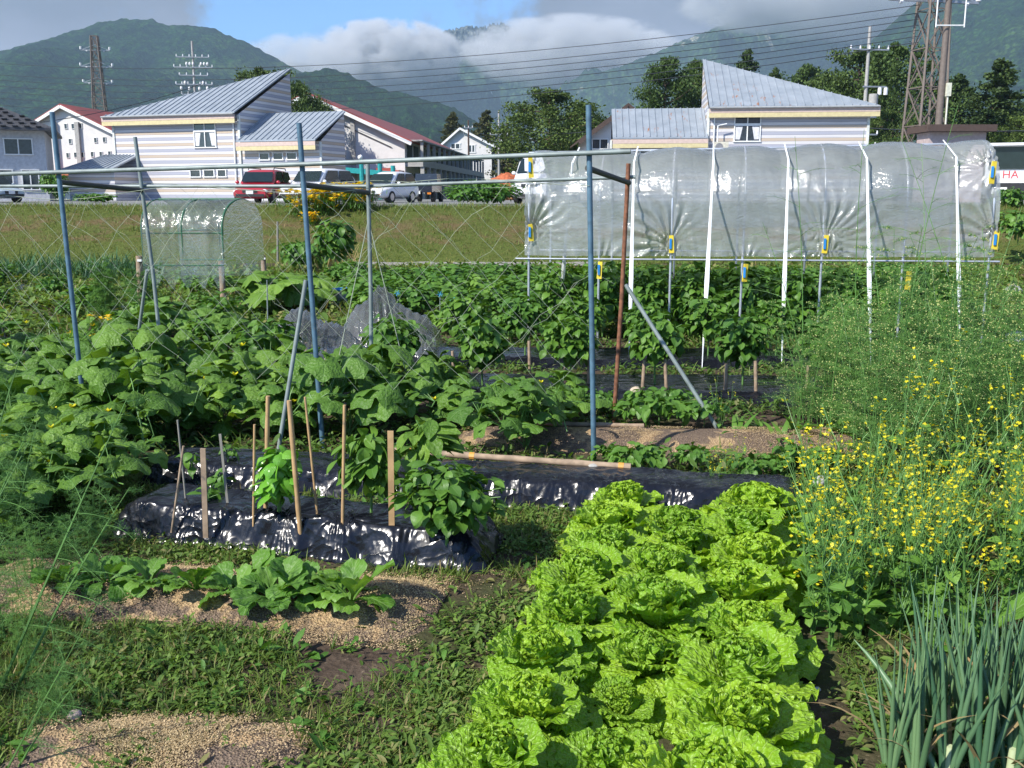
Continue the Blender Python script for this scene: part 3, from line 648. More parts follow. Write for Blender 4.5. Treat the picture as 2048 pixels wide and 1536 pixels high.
# ============================================================ POLES, PYLONS, WIRES
M['galv'] = simple('galvanised steel', (.34, .36, .38), .45, metal=.5, var=.15); M['pole'] = simple('concrete pole', (.36, .35, .33), .85)
M['pylonc'] = simple('brown pylon steel', (.15, .12, .10), .7); M['porc'] = simple('porcelain insulator', (.7, .7, .7), .3)
def pole(px, top, Y, label, arms, trafo=False, rad=.17, m_=None):
    z = P(px, top, Y)[2]-LOT; o = thing('utility_pole', (XA(px, Y), Y, LOT), .15, label, 'utility pole', 'utility poles')
    MB().tube([(0, 0, -.3), (0, 0, z)], [rad, rad*.62], 10).build('shaft', m_ or M['pole'], o, True)
    for (dz, half) in arms:
        b = MB(); b.box((0, -.15, z-dz), (2*half, .1, .1)); ao = b.build('cross_arm', M['galv'], o)
        b = MB()
        for k in np.linspace(-1, 1, max(3, int(half*4))): b.tube([(k*half, -.15, z-dz+.05), (k*half, -.15, z-dz+.28)], [.07, .045], 6)
        b.build('insulator', M['porc'], ao)
    if trafo:
        b = MB(); b.tube([(.55, -.1, z-6.1), (.55, -.1, z-4.6)], .33, 12); b.build('transformer', M['pole'], o, True)
        MB().box((.3, -.1, z-6.2), (.9, .5, .1)).build('transformer_shelf', M['galv'], o); b = MB(); b.box((.6, -.1, z-4.1), (1.8, .1, .1)); rk = b.build('upper_arm', M['galv'], o)
        for k in (1.0, 1.45): MB().tube([(k, -.1, z-4.65), (k, -.1, z-4.15)], .15, 8).build('hanging_insulator', M['porc'], rk)
    return o
o_ = pole(402, 82, 105, 'utility pole crowded with insulators behind the left striped house', [(1.6, 1.6), (2.6, 1.9), (3.4, 1.4), (5.3, 1.3), (4.3, 1.8)])
for s in (-1, 1):
    for k in (.5, .9, 1.3):
        MB().blob((s*k, -.2, P(402, 172, 105)[2]-LOT+.3*math.sin(k*9)), (.14, .14, .22), 5).build('insulator', M['porc'], o_); MB().blob((s*k*.8+.4, -.2, P(402, 128, 105)[2]-LOT), (.12, .12, .2), 5).build('insulator', M['porc'], o_)
pole(998, 222, 140, 'thin utility pole beside the small white house', [(2.4, 1.0), (3.2, 1.2), (4.1, 1.0), (9, 1.3)], rad=.2)
pole(1718, 52, 72, 'utility pole with grey transformer behind the right striped house', [(1.6, 1.4), (7.4, 1.0), (8.2, .9)], True)
pole(938, 240, 130, 'short brown wooden pole in front of the small white house', [(1., .5)], rad=.16, m_=M['brown'])
def pylon(px, top, Y, wb_, wt_, label, arms, step=2.2, leg=.16, m_=None, X=None):
    o = thing('lattice_pylon', (XA(px, Y), Y, LOT), .2, label, 'pylon', 'pylons'); z = P(px, top, Y)[2]-LOT
    def c(s, t_, h): k = h/z; w_ = wb_+(wt_-wb_)*k; return (s*w_/2, t_*w_/2, h)
    b = MB()
    for s in (-1, 1):
        for t_ in (-1, 1): b.bar(c(s, t_, -.3), c(s, t_, z), leg)
    b.build('legs', m_ or M['pylonc'], o); n = int(z/step); b = MB(); cs = [(-1, -1), (1, -1), (1, 1), (-1, 1)]
    for i in range(n):
        h0, h1 = i*z/n, (i+1)*z/n
        for j in range(4):
            A, B = cs[j], cs[(j+1) % 4]; b.bar(c(*A, h0), c(*B, h1), leg*.5); b.bar(c(*B, h0), c(*A, h1), leg*.5); b.bar(c(*A, h1), c(*B, h1), leg*.5)
    b.build('bracing', m_ or M['pylonc'], o)
    for dz, half in arms:
        b = MB(); b.bar((-half, 0, z-dz), (half, 0, z-dz), .14); b.bar((-half, 0, z-dz), (0, 0, z-dz+.8), .09); b.bar((half, 0, z-dz), (0, 0, z-dz+.8), .09)
        ao = b.build('cross_arm', M['galv'], o); b = MB()
        for s in (-1, 1): b.tube([(s*half, 0, z-dz+.1), (s*half, 0, z-dz+.5)], .16, 6); b.tube([(s*(half-.7), 0, z-dz-.1), (s*(half-.9), 0, z-dz-.1)], .12, 6)
        b.build('insulator', M['porc'], ao)
    return o
pylon(213, 72, 150, 2.6, .9, 'narrow brown lattice pylon behind the left striped house', [(2, 2.0), (4.3, 2.2), (6.6, 2.0)], 1.6, .15)
pylon(1838, -140, 62, 2.0, 1.1, 'big brown lattice pylon rising out of the picture at right', [(4, 3)], 2.2, .12)
o = thing('antenna_pole', (XA(1866, 60), 60, LOT), 0, 'brown pole with white antenna frame and cabinet right of the big pylon', 'pole'); z = P(1866, -60, 60)[2]-LOT
MB().tube([(0, 0, -.2), (0, 0, z)], [.24, .16], 10).build('shaft', M['pylonc'], o, True)
b = MB()
for dx in (-.75, .9): b.tube([(dx, -.3, z-3.2), (dx, -.3, z-1.2)], .04, 6)
for zz in (z-3.1, z-1.4): b.tube([(-.75, -.3, zz), (.9, -.3, zz)], .04, 6)
b.build('antenna_frame', M['white'], o)
b = MB(); b.box((.32, -.2, P(1866, 180, 60)[2]-LOT), (.25, .3, .75)); b.tube([(.3, -.25, .3), (.3, -.25, P(1866, 190, 60)[2]-LOT)], .05, 6); b.build('cabinet', simple('cream cabinet', (.6, .6, .48), .6), o)
M['wire'] = simple('power cable', (.03, .035, .045), .6)
def wire(a, b, sag, r=.03, label='', n=28):
    k = np.linspace(0, 1, n)[:, None]; p = np.array(a)*(1-k)+np.array(b)*k; p[:, 2] -= sag*4*(k*(1-k))[:, 0]
    o = MB().tube(p, r, 4, False).build('power_line', M['wire']); return tag(o, label, 'power line', 'power lines strung across the valley')
wl = [(-500, 60, 96, 20), (-500, 82, 108, 36), (-500, 90, 114, 45), (-500, 100, 121, 53), (-500, 112, 127, 64), (-500, 118, 133, 70), (-500, 130, 141, 80)]
wn = ['topmost', 'second from the top', 'third from the top', 'fourth from the top', 'third from the bottom', 'second from the bottom', 'lowest']
for i, (x0, y0, y1, y2) in enumerate(((0, 78, 86, 10), (0, 100, 96, 26), (0, 108, 104, 38), (0, 118, 112, 50), (0, 128, 120, 60), (0, 138, 126, 72), (0, 150, 134, 84))):
    wire(P(-350, y0+10, 118), P(1838, y2, 62), 3.2+.12*i, .022, wn[i]+' of the seven dark power lines crossing above the roofs')
wire(P(1035, 258, 90), P(1180, 262, 80), .3, .03, 'short cable crossing in front of the broad pine')
wire(P(1560, 240, 66), P(2300, 246, 60), .6, .03, 'low cable above the flat-roofed shed')
wire(P(-100, 262, 75), P(402, 168, 105), .8, .03, 'cable running down to the tiled house from the crowded pole')

# ============================================================ VEHICLES
def paint(name, c, rough=.3):
    m, t = mat(name); co = t.n('ShaderNodeTexCoord').outputs['Object']
    d = t.noise(5, co, 4); col = t.mix(t.step(d, .55, .8, 0, .25), tuple(c)+(1,), (.3, .28, .25, 1))
    t.n('ShaderNodeOutputMaterial', {0: t.n('ShaderNodeBsdfPrincipled', {'Base Color': col, 'Roughness': rough, 'Coat Weight': .6, 'Coat Roughness': .1})}); return m
M['tyre'] = simple('tyre rubber', (.02, .02, .02), .9); M['rim'] = simple('alloy rim', (.45, .45, .47), .3, .8)
M['lamp'] = simple('lamp glass', (.7, .7, .68), .1); M['plate'] = simple('number plate', (.75, .75, .72), .5); M['carglass'] = simple('car glass', (.015, .025, .025), .08, spec=.5)
M['amber'] = simple('amber lamp', (.6, .2, .03), .2)
def loft(mb, secs, n=20, p=3.2):
    """secs: (x, z0, z1, halfwidth) rounded cross-sections along the car"""
    a = np.arange(n)*2*math.pi/n; V = []
    for x, z0, z1, hw in secs:
        c, s = np.cos(a), np.sin(a); rr = (np.abs(c)**p+np.abs(s)**p)**(-1/p)
        V.append(np.stack([np.full(n, x), hw*c*rr, (z0+z1)/2+(z1-z0)/2*s*rr], -1))
    V = np.array(V); V = np.concatenate([V, V[:, :1]], 1); mb.grid(V[::-1])
    for e, k in ((0, 1), (-1, -1)):
        ring = V[e][:-1]; c = ring.mean(0); j = np.arange(n); f = np.stack([j, (j+1) % n, np.full(n, n)], -1)
        mb.add(np.vstack([ring, [c]]), f[:, ::k])
def vehicle(name, label, X, Y, yaw, L, Wd, H, col, kind='suv', zb=LOT, rails=False, grille=None):
    """front towards local -X; yaw turns it"""
    o = thing(name, (X, Y, zb), yaw, label, 'car' if kind not in ('van',) else 'van', 'vehicles parked above the bank'); hw = Wd/2; wr = .33 if L > 3.6 else .28
    belt = H*.60; b = MB(); h0 = belt*.80
    if kind == 'van':
        loft(b, [(-L/2, .3, H*.42, hw*.86), (-L/2+.12, .25, H*.50, hw*.96), (-L/2+.45, .22, H*.55, hw), (-L/2+1.0, .22, H*.93, hw*.97), (-L/2+1.5, .22, H, hw*.98), (L/2-.15, .22, H, hw*.98), (L/2, .3, H*.95, hw*.9)], 28, 5)
    else:
        loft(b, [(-L/2, .3, h0*.82, hw*.82), (-L/2+.15, .22, h0*.95, hw*.94), (-L/2+.5, .2, h0*1.03, hw), (-L/2+1.15, .2, belt, hw), (L/2-.5, .2, belt*1.05, hw), (L/2-.12, .22, belt*1.0, hw*.95), (L/2, .32, belt*.9, hw*.84)], 28, 4.5)
        f = -L/2+(.85 if kind == 'kei' else 1.15); bk = L/2-.12
        loft(b, [(f, belt*.93, belt*1.0, hw*.92), (f+.42, belt*.93, H*.90, hw*.86), (f+.72, belt*.93, H*.985, hw*.80), ((f+bk)/2+.2, belt*.93, H, hw*.80), (bk-.35, belt*.93, H*.97, hw*.79), (bk, belt*.93, H*.70, hw*.84)], 24, 5)
    b.build('body', col, o, True)
    g = MB()
    if kind == 'van':
        g.add([(-L/2+.52, -hw*.86, H*.60), (-L/2+.52, hw*.86, H*.60), (-L/2+.98, hw*.8, H*.90), (-L/2+.98, -hw*.8, H*.90)], [[3, 2, 1, 0]])
        wsf = g.build('windscreen', M['carglass'], o)
        for s in (-1, 1):
            g = MB(); g.box((-L/2+1.5, s*hw*.975, H*.73), (.95, .04, .5)); g.box((.6, s*hw*.975, H*.73), (2.3, .04, .5)); g.build('side_window', M['carglass'], o)
    else:
        z0, z1 = belt*1.03, H*.93
        g.add([(f-.02, -hw*.84, z0-.01), (f-.02, hw*.84, z0-.01), (f+.40, hw*.77, H*.90), (f+.40, -hw*.77, H*.90)], [[3, 2, 1, 0]]); v = g.v[0]; g.v[0] = v+np.array([-.035, 0, .02])
        g.build('windscreen', M['carglass'], o)
        mid = (f+bk)/2+.1
        for s in (-1, 1):
            for (xa, xb, xc, xd) in ((f+.35, mid-.05, mid-.05, f+.75), (mid+.05, bk-.12, bk-.42, mid+.05)):
                g = MB(); q = [(xa, s*(hw*.905), z0), (xb, s*(hw*.905), z0), (xc, s*(hw*.83), z1), (xd, s*(hw*.83), z1)]
                g.add(q, [[0, 1, 2, 3] if s < 0 else [3, 2, 1, 0]]); g.build('side_window', M['carglass'], o)
    for s in (-1, 1):
        for xx in (-L/2+.78, L/2-.78):
            b = MB(); b.tube([(xx, s*(hw-.2), wr), (xx, s*(hw+.015), wr)], wr, 18); w_ = b.build('wheel', M['tyre'], o)
            b = MB(); b.disc((xx, s*(hw+.02), wr), (0, s, 0), wr*.62, 14); b.build('rim', M['rim'], w_)
        fr = -L/2; hz = h0*.72 if kind != 'van' else H*.36
        b = MB(); b.blob((fr+.10, s*hw*.70, hz), (.10, hw*.24, .10), 7, 0); b.build('headlight', M['lamp'], o, True)
        b = MB(); b.blob((fr+(1.25 if kind != 'van' else .75), s*(hw+.10), belt*1.02), (.07, .10, .08), 6, 0); b.build('mirror', col, o, True)
    b = MB(); b.box((fr+.0, 0, hz), (.06, hw*.78, .13)); b.build('grille', M['black'], o)
    b = MB(); b.box((fr+.02, 0, .36), (.08, hw*1.5, .12)); b.build('bumper_intake', M['black'], o)
    b = MB(); b.box((fr-.03, 0, .5), (.02, .33, .165)); b.build('plate', M['plate'], o)
    if rails:
        for s in (-1, 1): MB().tube([(f+.7, s*hw*.7, H-.02), (f+.8, s*hw*.7, H+.05), (bk-.55, s*hw*.7, H+.05), (bk-.45, s*hw*.7, H-.03)], .025, 6).build('roof_rail', M['black'], o)
    return o
def yawof(px, extra): return R(90)+R(extra)     # local -X turned to world -Y, then extra
vehicle('red_car', 'dark red estate car with roof rails at the left end of the row', XA(529, 47), 47, yawof(0, -3), 4.4, 1.72, 1.56, paint('dark red paint', (.40, .014, .03)), rails=True)
vehicle('white_car', 'white off-roader with black grille between red car and small white car', XA(636, 47), 47.3, yawof(0, -24), 4.3, 1.72, 1.62, paint('white paint', (.72, .73, .75)))
vehicle('small_white_car', 'small white hatchback behind the yellow flowers', XA(779, 48.5), 48.5, yawof(0, -26), 3.4, 1.48, 1.5, paint('pearl white paint', (.70, .71, .74)), 'kei')
dk = thing('flatbed_truck', (XA(848, 53), 53, LOT), R(-8), 'black flatbed truck tail behind the small white car', 'truck', 'vehicles parked above the bank')
b = MB(); b.box((0, 0, .72), (1.3, 1.9, .40)); b.box((0, -.02, 1.0), (1.34, 1.9, .05)); b.build('bed', paint('navy black paint', (.015, .018, .03)), dk)
b = MB(); b.box((-.1, 1.5, 1.0), (1.3, 1.1, 1.0), top=.9); b.build('cab', paint('cab black paint', (.015, .018, .03)), dk)
for s in (-1, 1):
    for yy in (-.4, 1.5): b = MB(); b.tube([(s*.5, yy, .28), (s*.68, yy, .28)], .28, 14); b.build('wheel', M['tyre'], dk)
    b = MB(); b.box((s*.5, -.97, .45), (.2, .04, .1)); b.build('tail_light', M['amber'], dk)
MB().box((-.25, -.975, .5), (.55, .03, .16)).build('plate', M['plate'], dk)
vehicle('white_van', 'white high-roofed van partly behind the left end of the plastic shelter', XA(1098, 43), 44.5, yawof(0, -22), 4.7, 1.8, 2.15, paint('van white paint', (.72, .72, .74)), 'van')
# truck at the right picture edge, front towards us
tk_ = thing('white_truck', (XA(2056, 30), 30.4, 1.12), R(-25), 'white truck front with red lettering cut by the right picture edge', 'truck', 'vehicles parked above the bank')
wp = paint('truck white paint', (.70, .70, .71))
b = MB(); b.box((0, 1.6, 1.0), (2.1, 3.4, 1.5)); b.box((0, .0, .92), (2.1, .16, .44), top=.97); b.build('body', wp, tk_)
b = MB(); b.box((0, -.06, .5), (2.14, .2, .42)); b.build('bumper', M['black'], tk_)
b = MB(); b.box((0, -.12, 1.46), (1.96, .06, .66), top=.95); b.build('windscreen', M['carglass'], tk_)
b = MB(); b.box((0, .3, 1.86), (2.0, 1.3, .08)); b.build('roof', wp, tk_)
for s in (-1, 1): b = MB(); b.tube([(s*.85, .9, .3), (s*1.06, .9, .3)], .32, 16); b.build('wheel', M['tyre'], tk_)
b = MB(); b.box((-.62, -.172, .48), (.42, .02, .2)); pl = b.build('plate', M['plate'], tk_)
def text(s, size, parent, loc, rot, m_, name, ext=.003):
    cu = bpy.data.curves.new(name, 'FONT'); cu.body = s; cu.size = size; cu.extrude = ext; cu.align_x = 'CENTER'; cu.align_y = 'CENTER'
    tmp = bpy.data.objects.new(name, cu); COL.objects.link(tmp); dg = bpy.context.evaluated_depsgraph_get()
    me = bpy.data.meshes.new_from_object(tmp.evaluated_get(dg)); bpy.data.objects.remove(tmp)
    o = bpy.data.objects.new(name, me); COL.objects.link(o); me.materials.append(m_); o.parent = parent; o.location = loc; o.rotation_euler = rot; return o
M['redink'] = simple('red lettering', (.55, .06, .07), .5); M['green'] = simple('green lettering', (.02, .18, .08), .5)
text('HA', .33, tk_, (-.35, -.108, .95), (R(90), 0, 0), M['redink'], 'lettering')
text('2397', .15, pl, (-.62, -.186, .465), (R(90), 0, 0), M['green'], 'plate_number')
vehicle('parked_car', 'pale car nose at the left picture edge', XA(-28, 50), 50, yawof(0, 60), 4.2, 1.7, 1.45, paint('silver blue paint', (.40, .48, .52)))
# ============================================================ GARDEN STRUCTURES
def film_mat(name, alpha, tint=(.75, .78, .78), rough=.12):
    m, t = mat(name); co = t.n('ShaderNodeTexCoord').outputs['Object']
    n = t.noise(2.2, co, 4, .6); f = t.noise(9, t.mapv(co, (1, 1, 2.5)), 4, .65, 1.2)
    b = t.bump(f, .35, .03)
    d = t.n('ShaderNodeBsdfDiffuse', {'Color': tuple(tint)+(1,), 'Normal': b}); tr = t.n('ShaderNodeBsdfTranslucent', {'Color': tuple(tint)+(1,), 'Normal': b})
    dt = t.n('ShaderNodeMixShader', {0: .55, 1: d, 2: tr})
    body = t.n('ShaderNodeMixShader', {0: t.step(n, .3, .7, alpha-.10, alpha+.10), 1: t.n('ShaderNodeBsdfTransparent'), 2: dt})
    fr = t.n('ShaderNodeFresnel', {'IOR': 1.45, 'Normal': b}).outputs[0]
    gl = t.n('ShaderNodeBsdfGlossy', {'Color': (1, 1, 1, 1), 'Roughness': rough, 'Normal': b})
    t.n('ShaderNodeOutputMaterial', {0: t.n('ShaderNodeMixShader', {0: t.m('ADD', t.m('MULTIPLY', fr, .9), .03), 1: body, 2: gl})}); return m
def mulch_mat():
    m, t = mat('black mulch film'); co = t.n('ShaderNodeTexCoord').outputs['Object']
    wv = t.n('ShaderNodeVectorMath', {0: co, 1: t.n('ShaderNodeVectorMath', {0: t.n('ShaderNodeTexNoise', {'Vector': co, 'Scale': 6., 'Detail': 3.}).outputs['Color'], 1: (.16, .16, .16)}, operation='MULTIPLY').outputs[0]}, operation='ADD').outputs[0]
    f = t.n('ShaderNodeTexVoronoi', {'Vector': t.mapv(wv, (.6, 1.5, 1.5)), 'Scale': 8.}).outputs[0]; g = t.n('ShaderNodeTexVoronoi', {'Vector': wv, 'Scale': 31.}).outputs[0]
    dust = t.step(t.noise(4, co, 5, .7), .55, .72)
    col = t.mix(t.m('MULTIPLY', dust, .18), (.008, .009, .013, 1), (.08, .07, .06, 1))
    t.n('ShaderNodeOutputMaterial', {0: t.n('ShaderNodeBsdfPrincipled', {'Base Color': col, 'Roughness': t.m('ADD', .22, t.m('MULTIPLY', dust, .15)), 'Specular IOR Level': .42,
        'Normal': t.bump(t.m('ADD', f, t.m('MULTIPLY', g, .10)), .55, .025)})}); return m
M['mulch'] = mulch_mat()
def strip(name, A, B, w, h, material, amp, seed, res=.014, label=None, cat=None, kind=None, z0=0., sl=.20, ends=True):
    """raised bed: A,B ends of the front edge, w = depth away from the camera"""
    A = np.array(A)[:2]; B = np.array(B)[:2]; L = np.linalg.norm(B-A); ex = (B-A)/L; ey = np.array([-ex[1], ex[0]])
    s = np.linspace(0, L, max(8, int(L/res))); tt = np.linspace(0, w, max(8, int(w/res*.9)))
    Sg, Tg = np.meshgrid(s, tt, indexing='ij'); q = np.minimum(Tg, w-Tg)/(w*sl); prof = np.clip(q, 0, 1); prof = prof*prof*(3-2*prof)
    if ends: pe = np.clip(np.minimum(Sg, L-Sg)/(w*.3), 0, 1); prof = prof*(.15+.85*pe*(2-pe))
    if amp > 0.004:
        fl = ridged(Sg*5.+seed+1.2*fbm(Sg*3, Tg*6, 2)+Tg*2, Tg*8+seed, 5, .62)-.6
        fan = np.sin((Sg+.5*Tg*np.sin(Sg*3.1+seed))*38+6*fbm(Sg*3+seed, Tg*3, 3))*.32*(1-.6*prof)
        r_ = np.random.default_rng(seed); dz = amp*.35*fl
        for c in np.arange(.05, L, .11):
            cs = c+r_.uniform(-.05, .05); ct = r_.choice([w*.22, w*.05, w*.8, w*.2])+r_.uniform(-.03, .03); a_ = r_.uniform(.6, 1.2)*amp; N_ = r_.integers(9, 19); rd = r_.uniform(.07, .17)
            sel = slice(max(0, np.searchsorted(s, cs-.45)), np.searchsorted(s, cs+.45)); S1, T1 = Sg[sel], Tg[sel]
            rr = np.sqrt((S1-cs)**2+(T1-ct)**2)+1e-3; an = np.arctan2(T1-ct, S1-cs); dz[sel] += a_*.36*np.sin(an*N_+r_.uniform(0, 6)+3*np.sin(rr*14))*np.exp(-(rr/rd)**2)*np.clip(rr/.03, 0, 1)
    else: dz = amp*4*(fbm(Sg*9+seed, Tg*9, 4)-.5)
    wx = .05*(fbm(Sg*1.5+seed, Sg*0+3, 3)-.5)+.018*(fbm(Sg*9, Tg*0+seed, 2)-.5)*(amp > .004)*4*np.clip(1-q, 0, 1)
    XY = A+Sg[..., None]*ex+(Tg+wx)[..., None]*ey
    Z = z0+prof*h*(1+.25*(fbm(Sg*1.3+seed, Tg*1.3, 2)-.5))+dz*np.clip(q+.3, 0, 1)-.006
    o = MB().grid(np.concatenate([XY, Z[..., None]], -1)).build(name, material, smooth=True)
    return tag(o, label, cat, None, kind)
ma = strip('plastic_mulch', G(205, 1076), G(965, 1148), .44, .16, M['mulch'], .024, 3, .006, 'crinkled black plastic mulch bed carrying the wooden stakes, nearest of all', 'mulch')
mb_ = strip('plastic_mulch', G(262, 978), G(1640, 1058), .48, .14, M['mulch'], .018, 7, .009, 'long black plastic mulch bed running behind the stakes to the yellow flowers', 'mulch')
strip('plastic_mulch', G(560, 806), G(1760, 815), 1.05, .08, M['mulch'], .022, 11, .022, 'black plastic mulch under the front pepper row behind the soil ridge', 'mulch')
strip('plastic_mulch', G(540, 735), G(1720, 742), .95, .08, M['mulch'], .022, 13, .025, 'black plastic mulch further back under the plastic shelter', 'mulch')
strip('plastic_mulch', G(-60, 590), G(140, 585), 1.5, .05, M['mulch'], .02, 17, .05, 'narrow black plastic mulch among weeds at the left edge', 'mulch')
strip('plastic_mulch', G(150, 632), G(300, 628), 1.3, .05, M['mulch'], .02, 19, .05, 'black plastic mulch by the left wooden shelter post', 'mulch')
def ridge_soil():
    m, t = mat('grey ridge soil with husks'); co = t.n('ShaderNodeTexCoord').outputs['Object']
    a = t.noise(7, co, 5, .6); v = t.n('ShaderNodeTexVoronoi', {'Vector': co, 'Scale': 130.}); b = t.noise(120, co, 3, .7)
    col = t.ramp(b, [(.3, (.12, .085, .06)), (.6, (.21, .155, .115)), (.75, (.33, .26, .19))])
    hk = t.mix(t.sep(v.outputs['Color'])[0], (.50, .36, .20, 1), (.32, .21, .12, 1))
    col = t.mix(t.step(a, .50, .58), col, hk)
    t.n('ShaderNodeOutputMaterial', {0: t.n('ShaderNodeBsdfPrincipled', {'Base Color': col, 'Roughness': .95, 'Specular IOR Level': .1, 'Normal': t.bump(t.m('ADD', v.outputs[0], b), .8, .01)})}); return m
M['ridge'] = ridge_soil()
RDG = [(G(-150, 1235), G(838, 1300), .62, .075, 31), (G(905, 905), G(1760, 915), .62, .08, 37), (G(-60, 1585), G(570, 1600), .40, .03, 41)]
for A, B, w_, h_, sd_ in RDG: strip('soil_ridge', A, B, w_, h_, M['ridge'], .0035, sd_, .02, kind='structure', sl=.42)

# ---- trellis of steel pipes
M['bluepipe'] = simple('blue-grey painted pipe', (.085, .16, .22), .45, .1, .25, 14, dirt=((.22, .20, .17), .62))
M['greypipe'] = simple('galvanised garden pipe', (.21, .25, .24), .5, .1, .2, 10, dirt=((.16, .13, .10), .66))
M['rustpipe'] = simple('rusty pipe', (.20, .085, .045), .85, .1, .35, 30); M['darkbar'] = simple('dark weathered bar', (.06, .06, .055), .7, dirt=((.2, .2, .18), .6))
M['cord'] = simple('pale net cord', (.34, .38, .29), .8)
tre = thing('pipe_trellis', tuple(G(1190, 930)), 0, 'blue and grey steel pipe trellis with two long rails above the cucumbers', 'trellis')
T0 = G(1190, 930)
def rod(name, pts, r, m_, n=8): b = MB(); b.tube(np.array(pts)-T0, r, n); return b.build(name, m_, tre, True)
FF = [G(1190, 932), G(648, 896), G(174, 858)]; FT = [P(1177, 210, FF[0][1]), P(598, 246, FF[1][1]), P(104, 224, FF[2][1])]
BF = [G(1225, 843), G(742, 818), G(334, 795)]; BT = [P(1257, 327, BF[0][1]), P(735, 320, BF[1][1]), P(270, 274, BF[2][1])]
for a, b_ in zip(FF, FT): rod('post', [a-[0, 0, .2], b_], .0152, M['bluepipe'], 10)
for a, b_, m_ in zip(BF, BT, (M['rustpipe'], M['greypipe'], M['greypipe'])): rod('post', [a-[0, 0, .2], (a+b_)/2+[.01, 0, 0], b_], .0145, m_)
def on(post_f, post_t, py):                       # point of a post at photo row py
    k = np.linspace(0, 1, 200)[:, None]; q = post_f*(1-k)+post_t*k; e_ = (q[:, 2]-CH)/q[:, 1]
    row = 768-FPX*np.tan(np.arctan(e_)+PITCH); return q[np.argmin(abs(row-py))]
off = np.array([0, -.034, 0])
r0 = on(FF[0], FT[0], 306)+off; r1 = on(FF[1], FT[1], 328)+off; r2 = on(FF[2], FT[2], 344)+off
rod('rail', [r2+(r2-r1)*.75, r2, r1, r0, r0+(r0-r1)*.13], .013, M['greypipe'])
offb = np.array([0, .03, 0]); c0 = on(BF[0], BT[0], 353)+offb; c1 = on(BF[1], BT[1], 371)+offb; c2 = on(BF[2], BT[2], 372)+offb
rod('rail', [c2+(c2-c1)*1.6, c2, c1, c0, c0+(c0-c1)*.03], .012, M['greypipe'])
for i, (ya, yb) in enumerate(((336, 366), (371, 384), (364, 381))):
    a = on(FF[i], FT[i], ya)-off*.9; b_ = on(BF[i], BT[i], yb)-offb*1.1; rod('cross_bar', [a-(b_-a)*.03, b_+(b_-a)*.03], .017, M['darkbar'])
rod('brace', [on(FF[1], FT[1], 560)+[-.03, 0, 0], G(556, 905)], .013, M['greypipe']); rod('brace', [on(BF[0], BT[0], 570)+[.03, 0, 0], G(1442, 868)], .014, M['greypipe'])
rod('brace', [on(BF[2], BT[2], 540)+[-.03, 0, 0], G(262, 780)], .013, M['greypipe'])
for k_ in (-1, 1): rod('guy_wire', [on(BF[1], BT[1], 440), on(BF[1], BT[1], 440)+[.28*k_, -.1, -1.2]], .003, M['cord'], 4)
def net(A, B, ztop, zbot, cell, label, sg, kx=1.0):
    A = np.array(A); B = np.array(B); L = np.linalg.norm(B[:2]-A[:2]); ex = np.append((B-A)[:2]/L, 0); H = ztop-zbot; b = MB(); r = np.random.default_rng(sg)
    def pt(s, z): return A+ex*s+np.array([0, 0, z+(B[2]-A[2])*s/L])+np.array([0, .05*math.sin(s*2.3+z*3), .03*math.sin(s*3.7)])
    for i, s0 in enumerate(np.arange(-H*kx, L+H*kx, cell)):
        for dr in (1, -1):
            if dr < 0 and i % 2: continue
            k = np.linspace(0, 1, 12); s = (s0+k*H*kx) if dr > 0 else (s0+H*kx-k*H*kx); z = -k*H
            ok = (s > 0) & (s < L); p = [pt(a_, zz+.02*r.normal()) for a_, zz in zip(s[ok], z[ok])]
            if len(p) > 2: b.tube(p, .0009, 3, False)
    p = [pt(a_, 0) for a_ in np.linspace(0, L, 30)]; b.tube(p, .002, 3, False)
    return tag(b.build('trellis_net', M['cord']), label, 'net')
net(r2+(r2-r1)*.75+[0, .06, -.14], r0+[0, .06, -.14], 0, -1.15, .23, 'pale diamond net hanging from the front trellis rail', 1)
net(c2+(c2-c1)*1.2+[0, .06, -.03], c0+[0, .06, -.03], 0, -1.1, .42, 'second slack net hanging from the rear trellis rail', 2, .9)

# ---- wooden and bamboo stakes
M['bamboo'] = simple('bamboo stake', (.42, .27, .13), .6, 0, .25, 9, dirt=((.20, .15, .10), .6)); M['wood'] = simple('weathered wood stake', (.30, .22, .15), .85, 0, .3, 14)
M['greywood'] = simple('grey twig', (.24, .23, .20), .85)
GS = 'stakes standing in the vegetable beds'
def stake(fx_, fy, tx, ty, r_, m_, label, z=0., flat=False, cat='stake'):
    f = G(fx_, fy, z); tp = P(tx, ty, f[1]); o = MB()
    if flat: o.bar(np.array([0, 0, -.1]), tp-f, r_*2.6, r_*1.1, up=(0, 1, 0))
    else:
        k = np.linspace(0, 1, 9)[:, None]; pts = np.array([0, 0, -.1])*(1-k)+(tp-f)*k; rr = np.full(9, r_); rr[2:8:2] *= 1.14; o.tube(pts, rr, 8)
    o = o.build('garden_stake', m_, None, not flat, f); return tag(o, label, cat, GS)
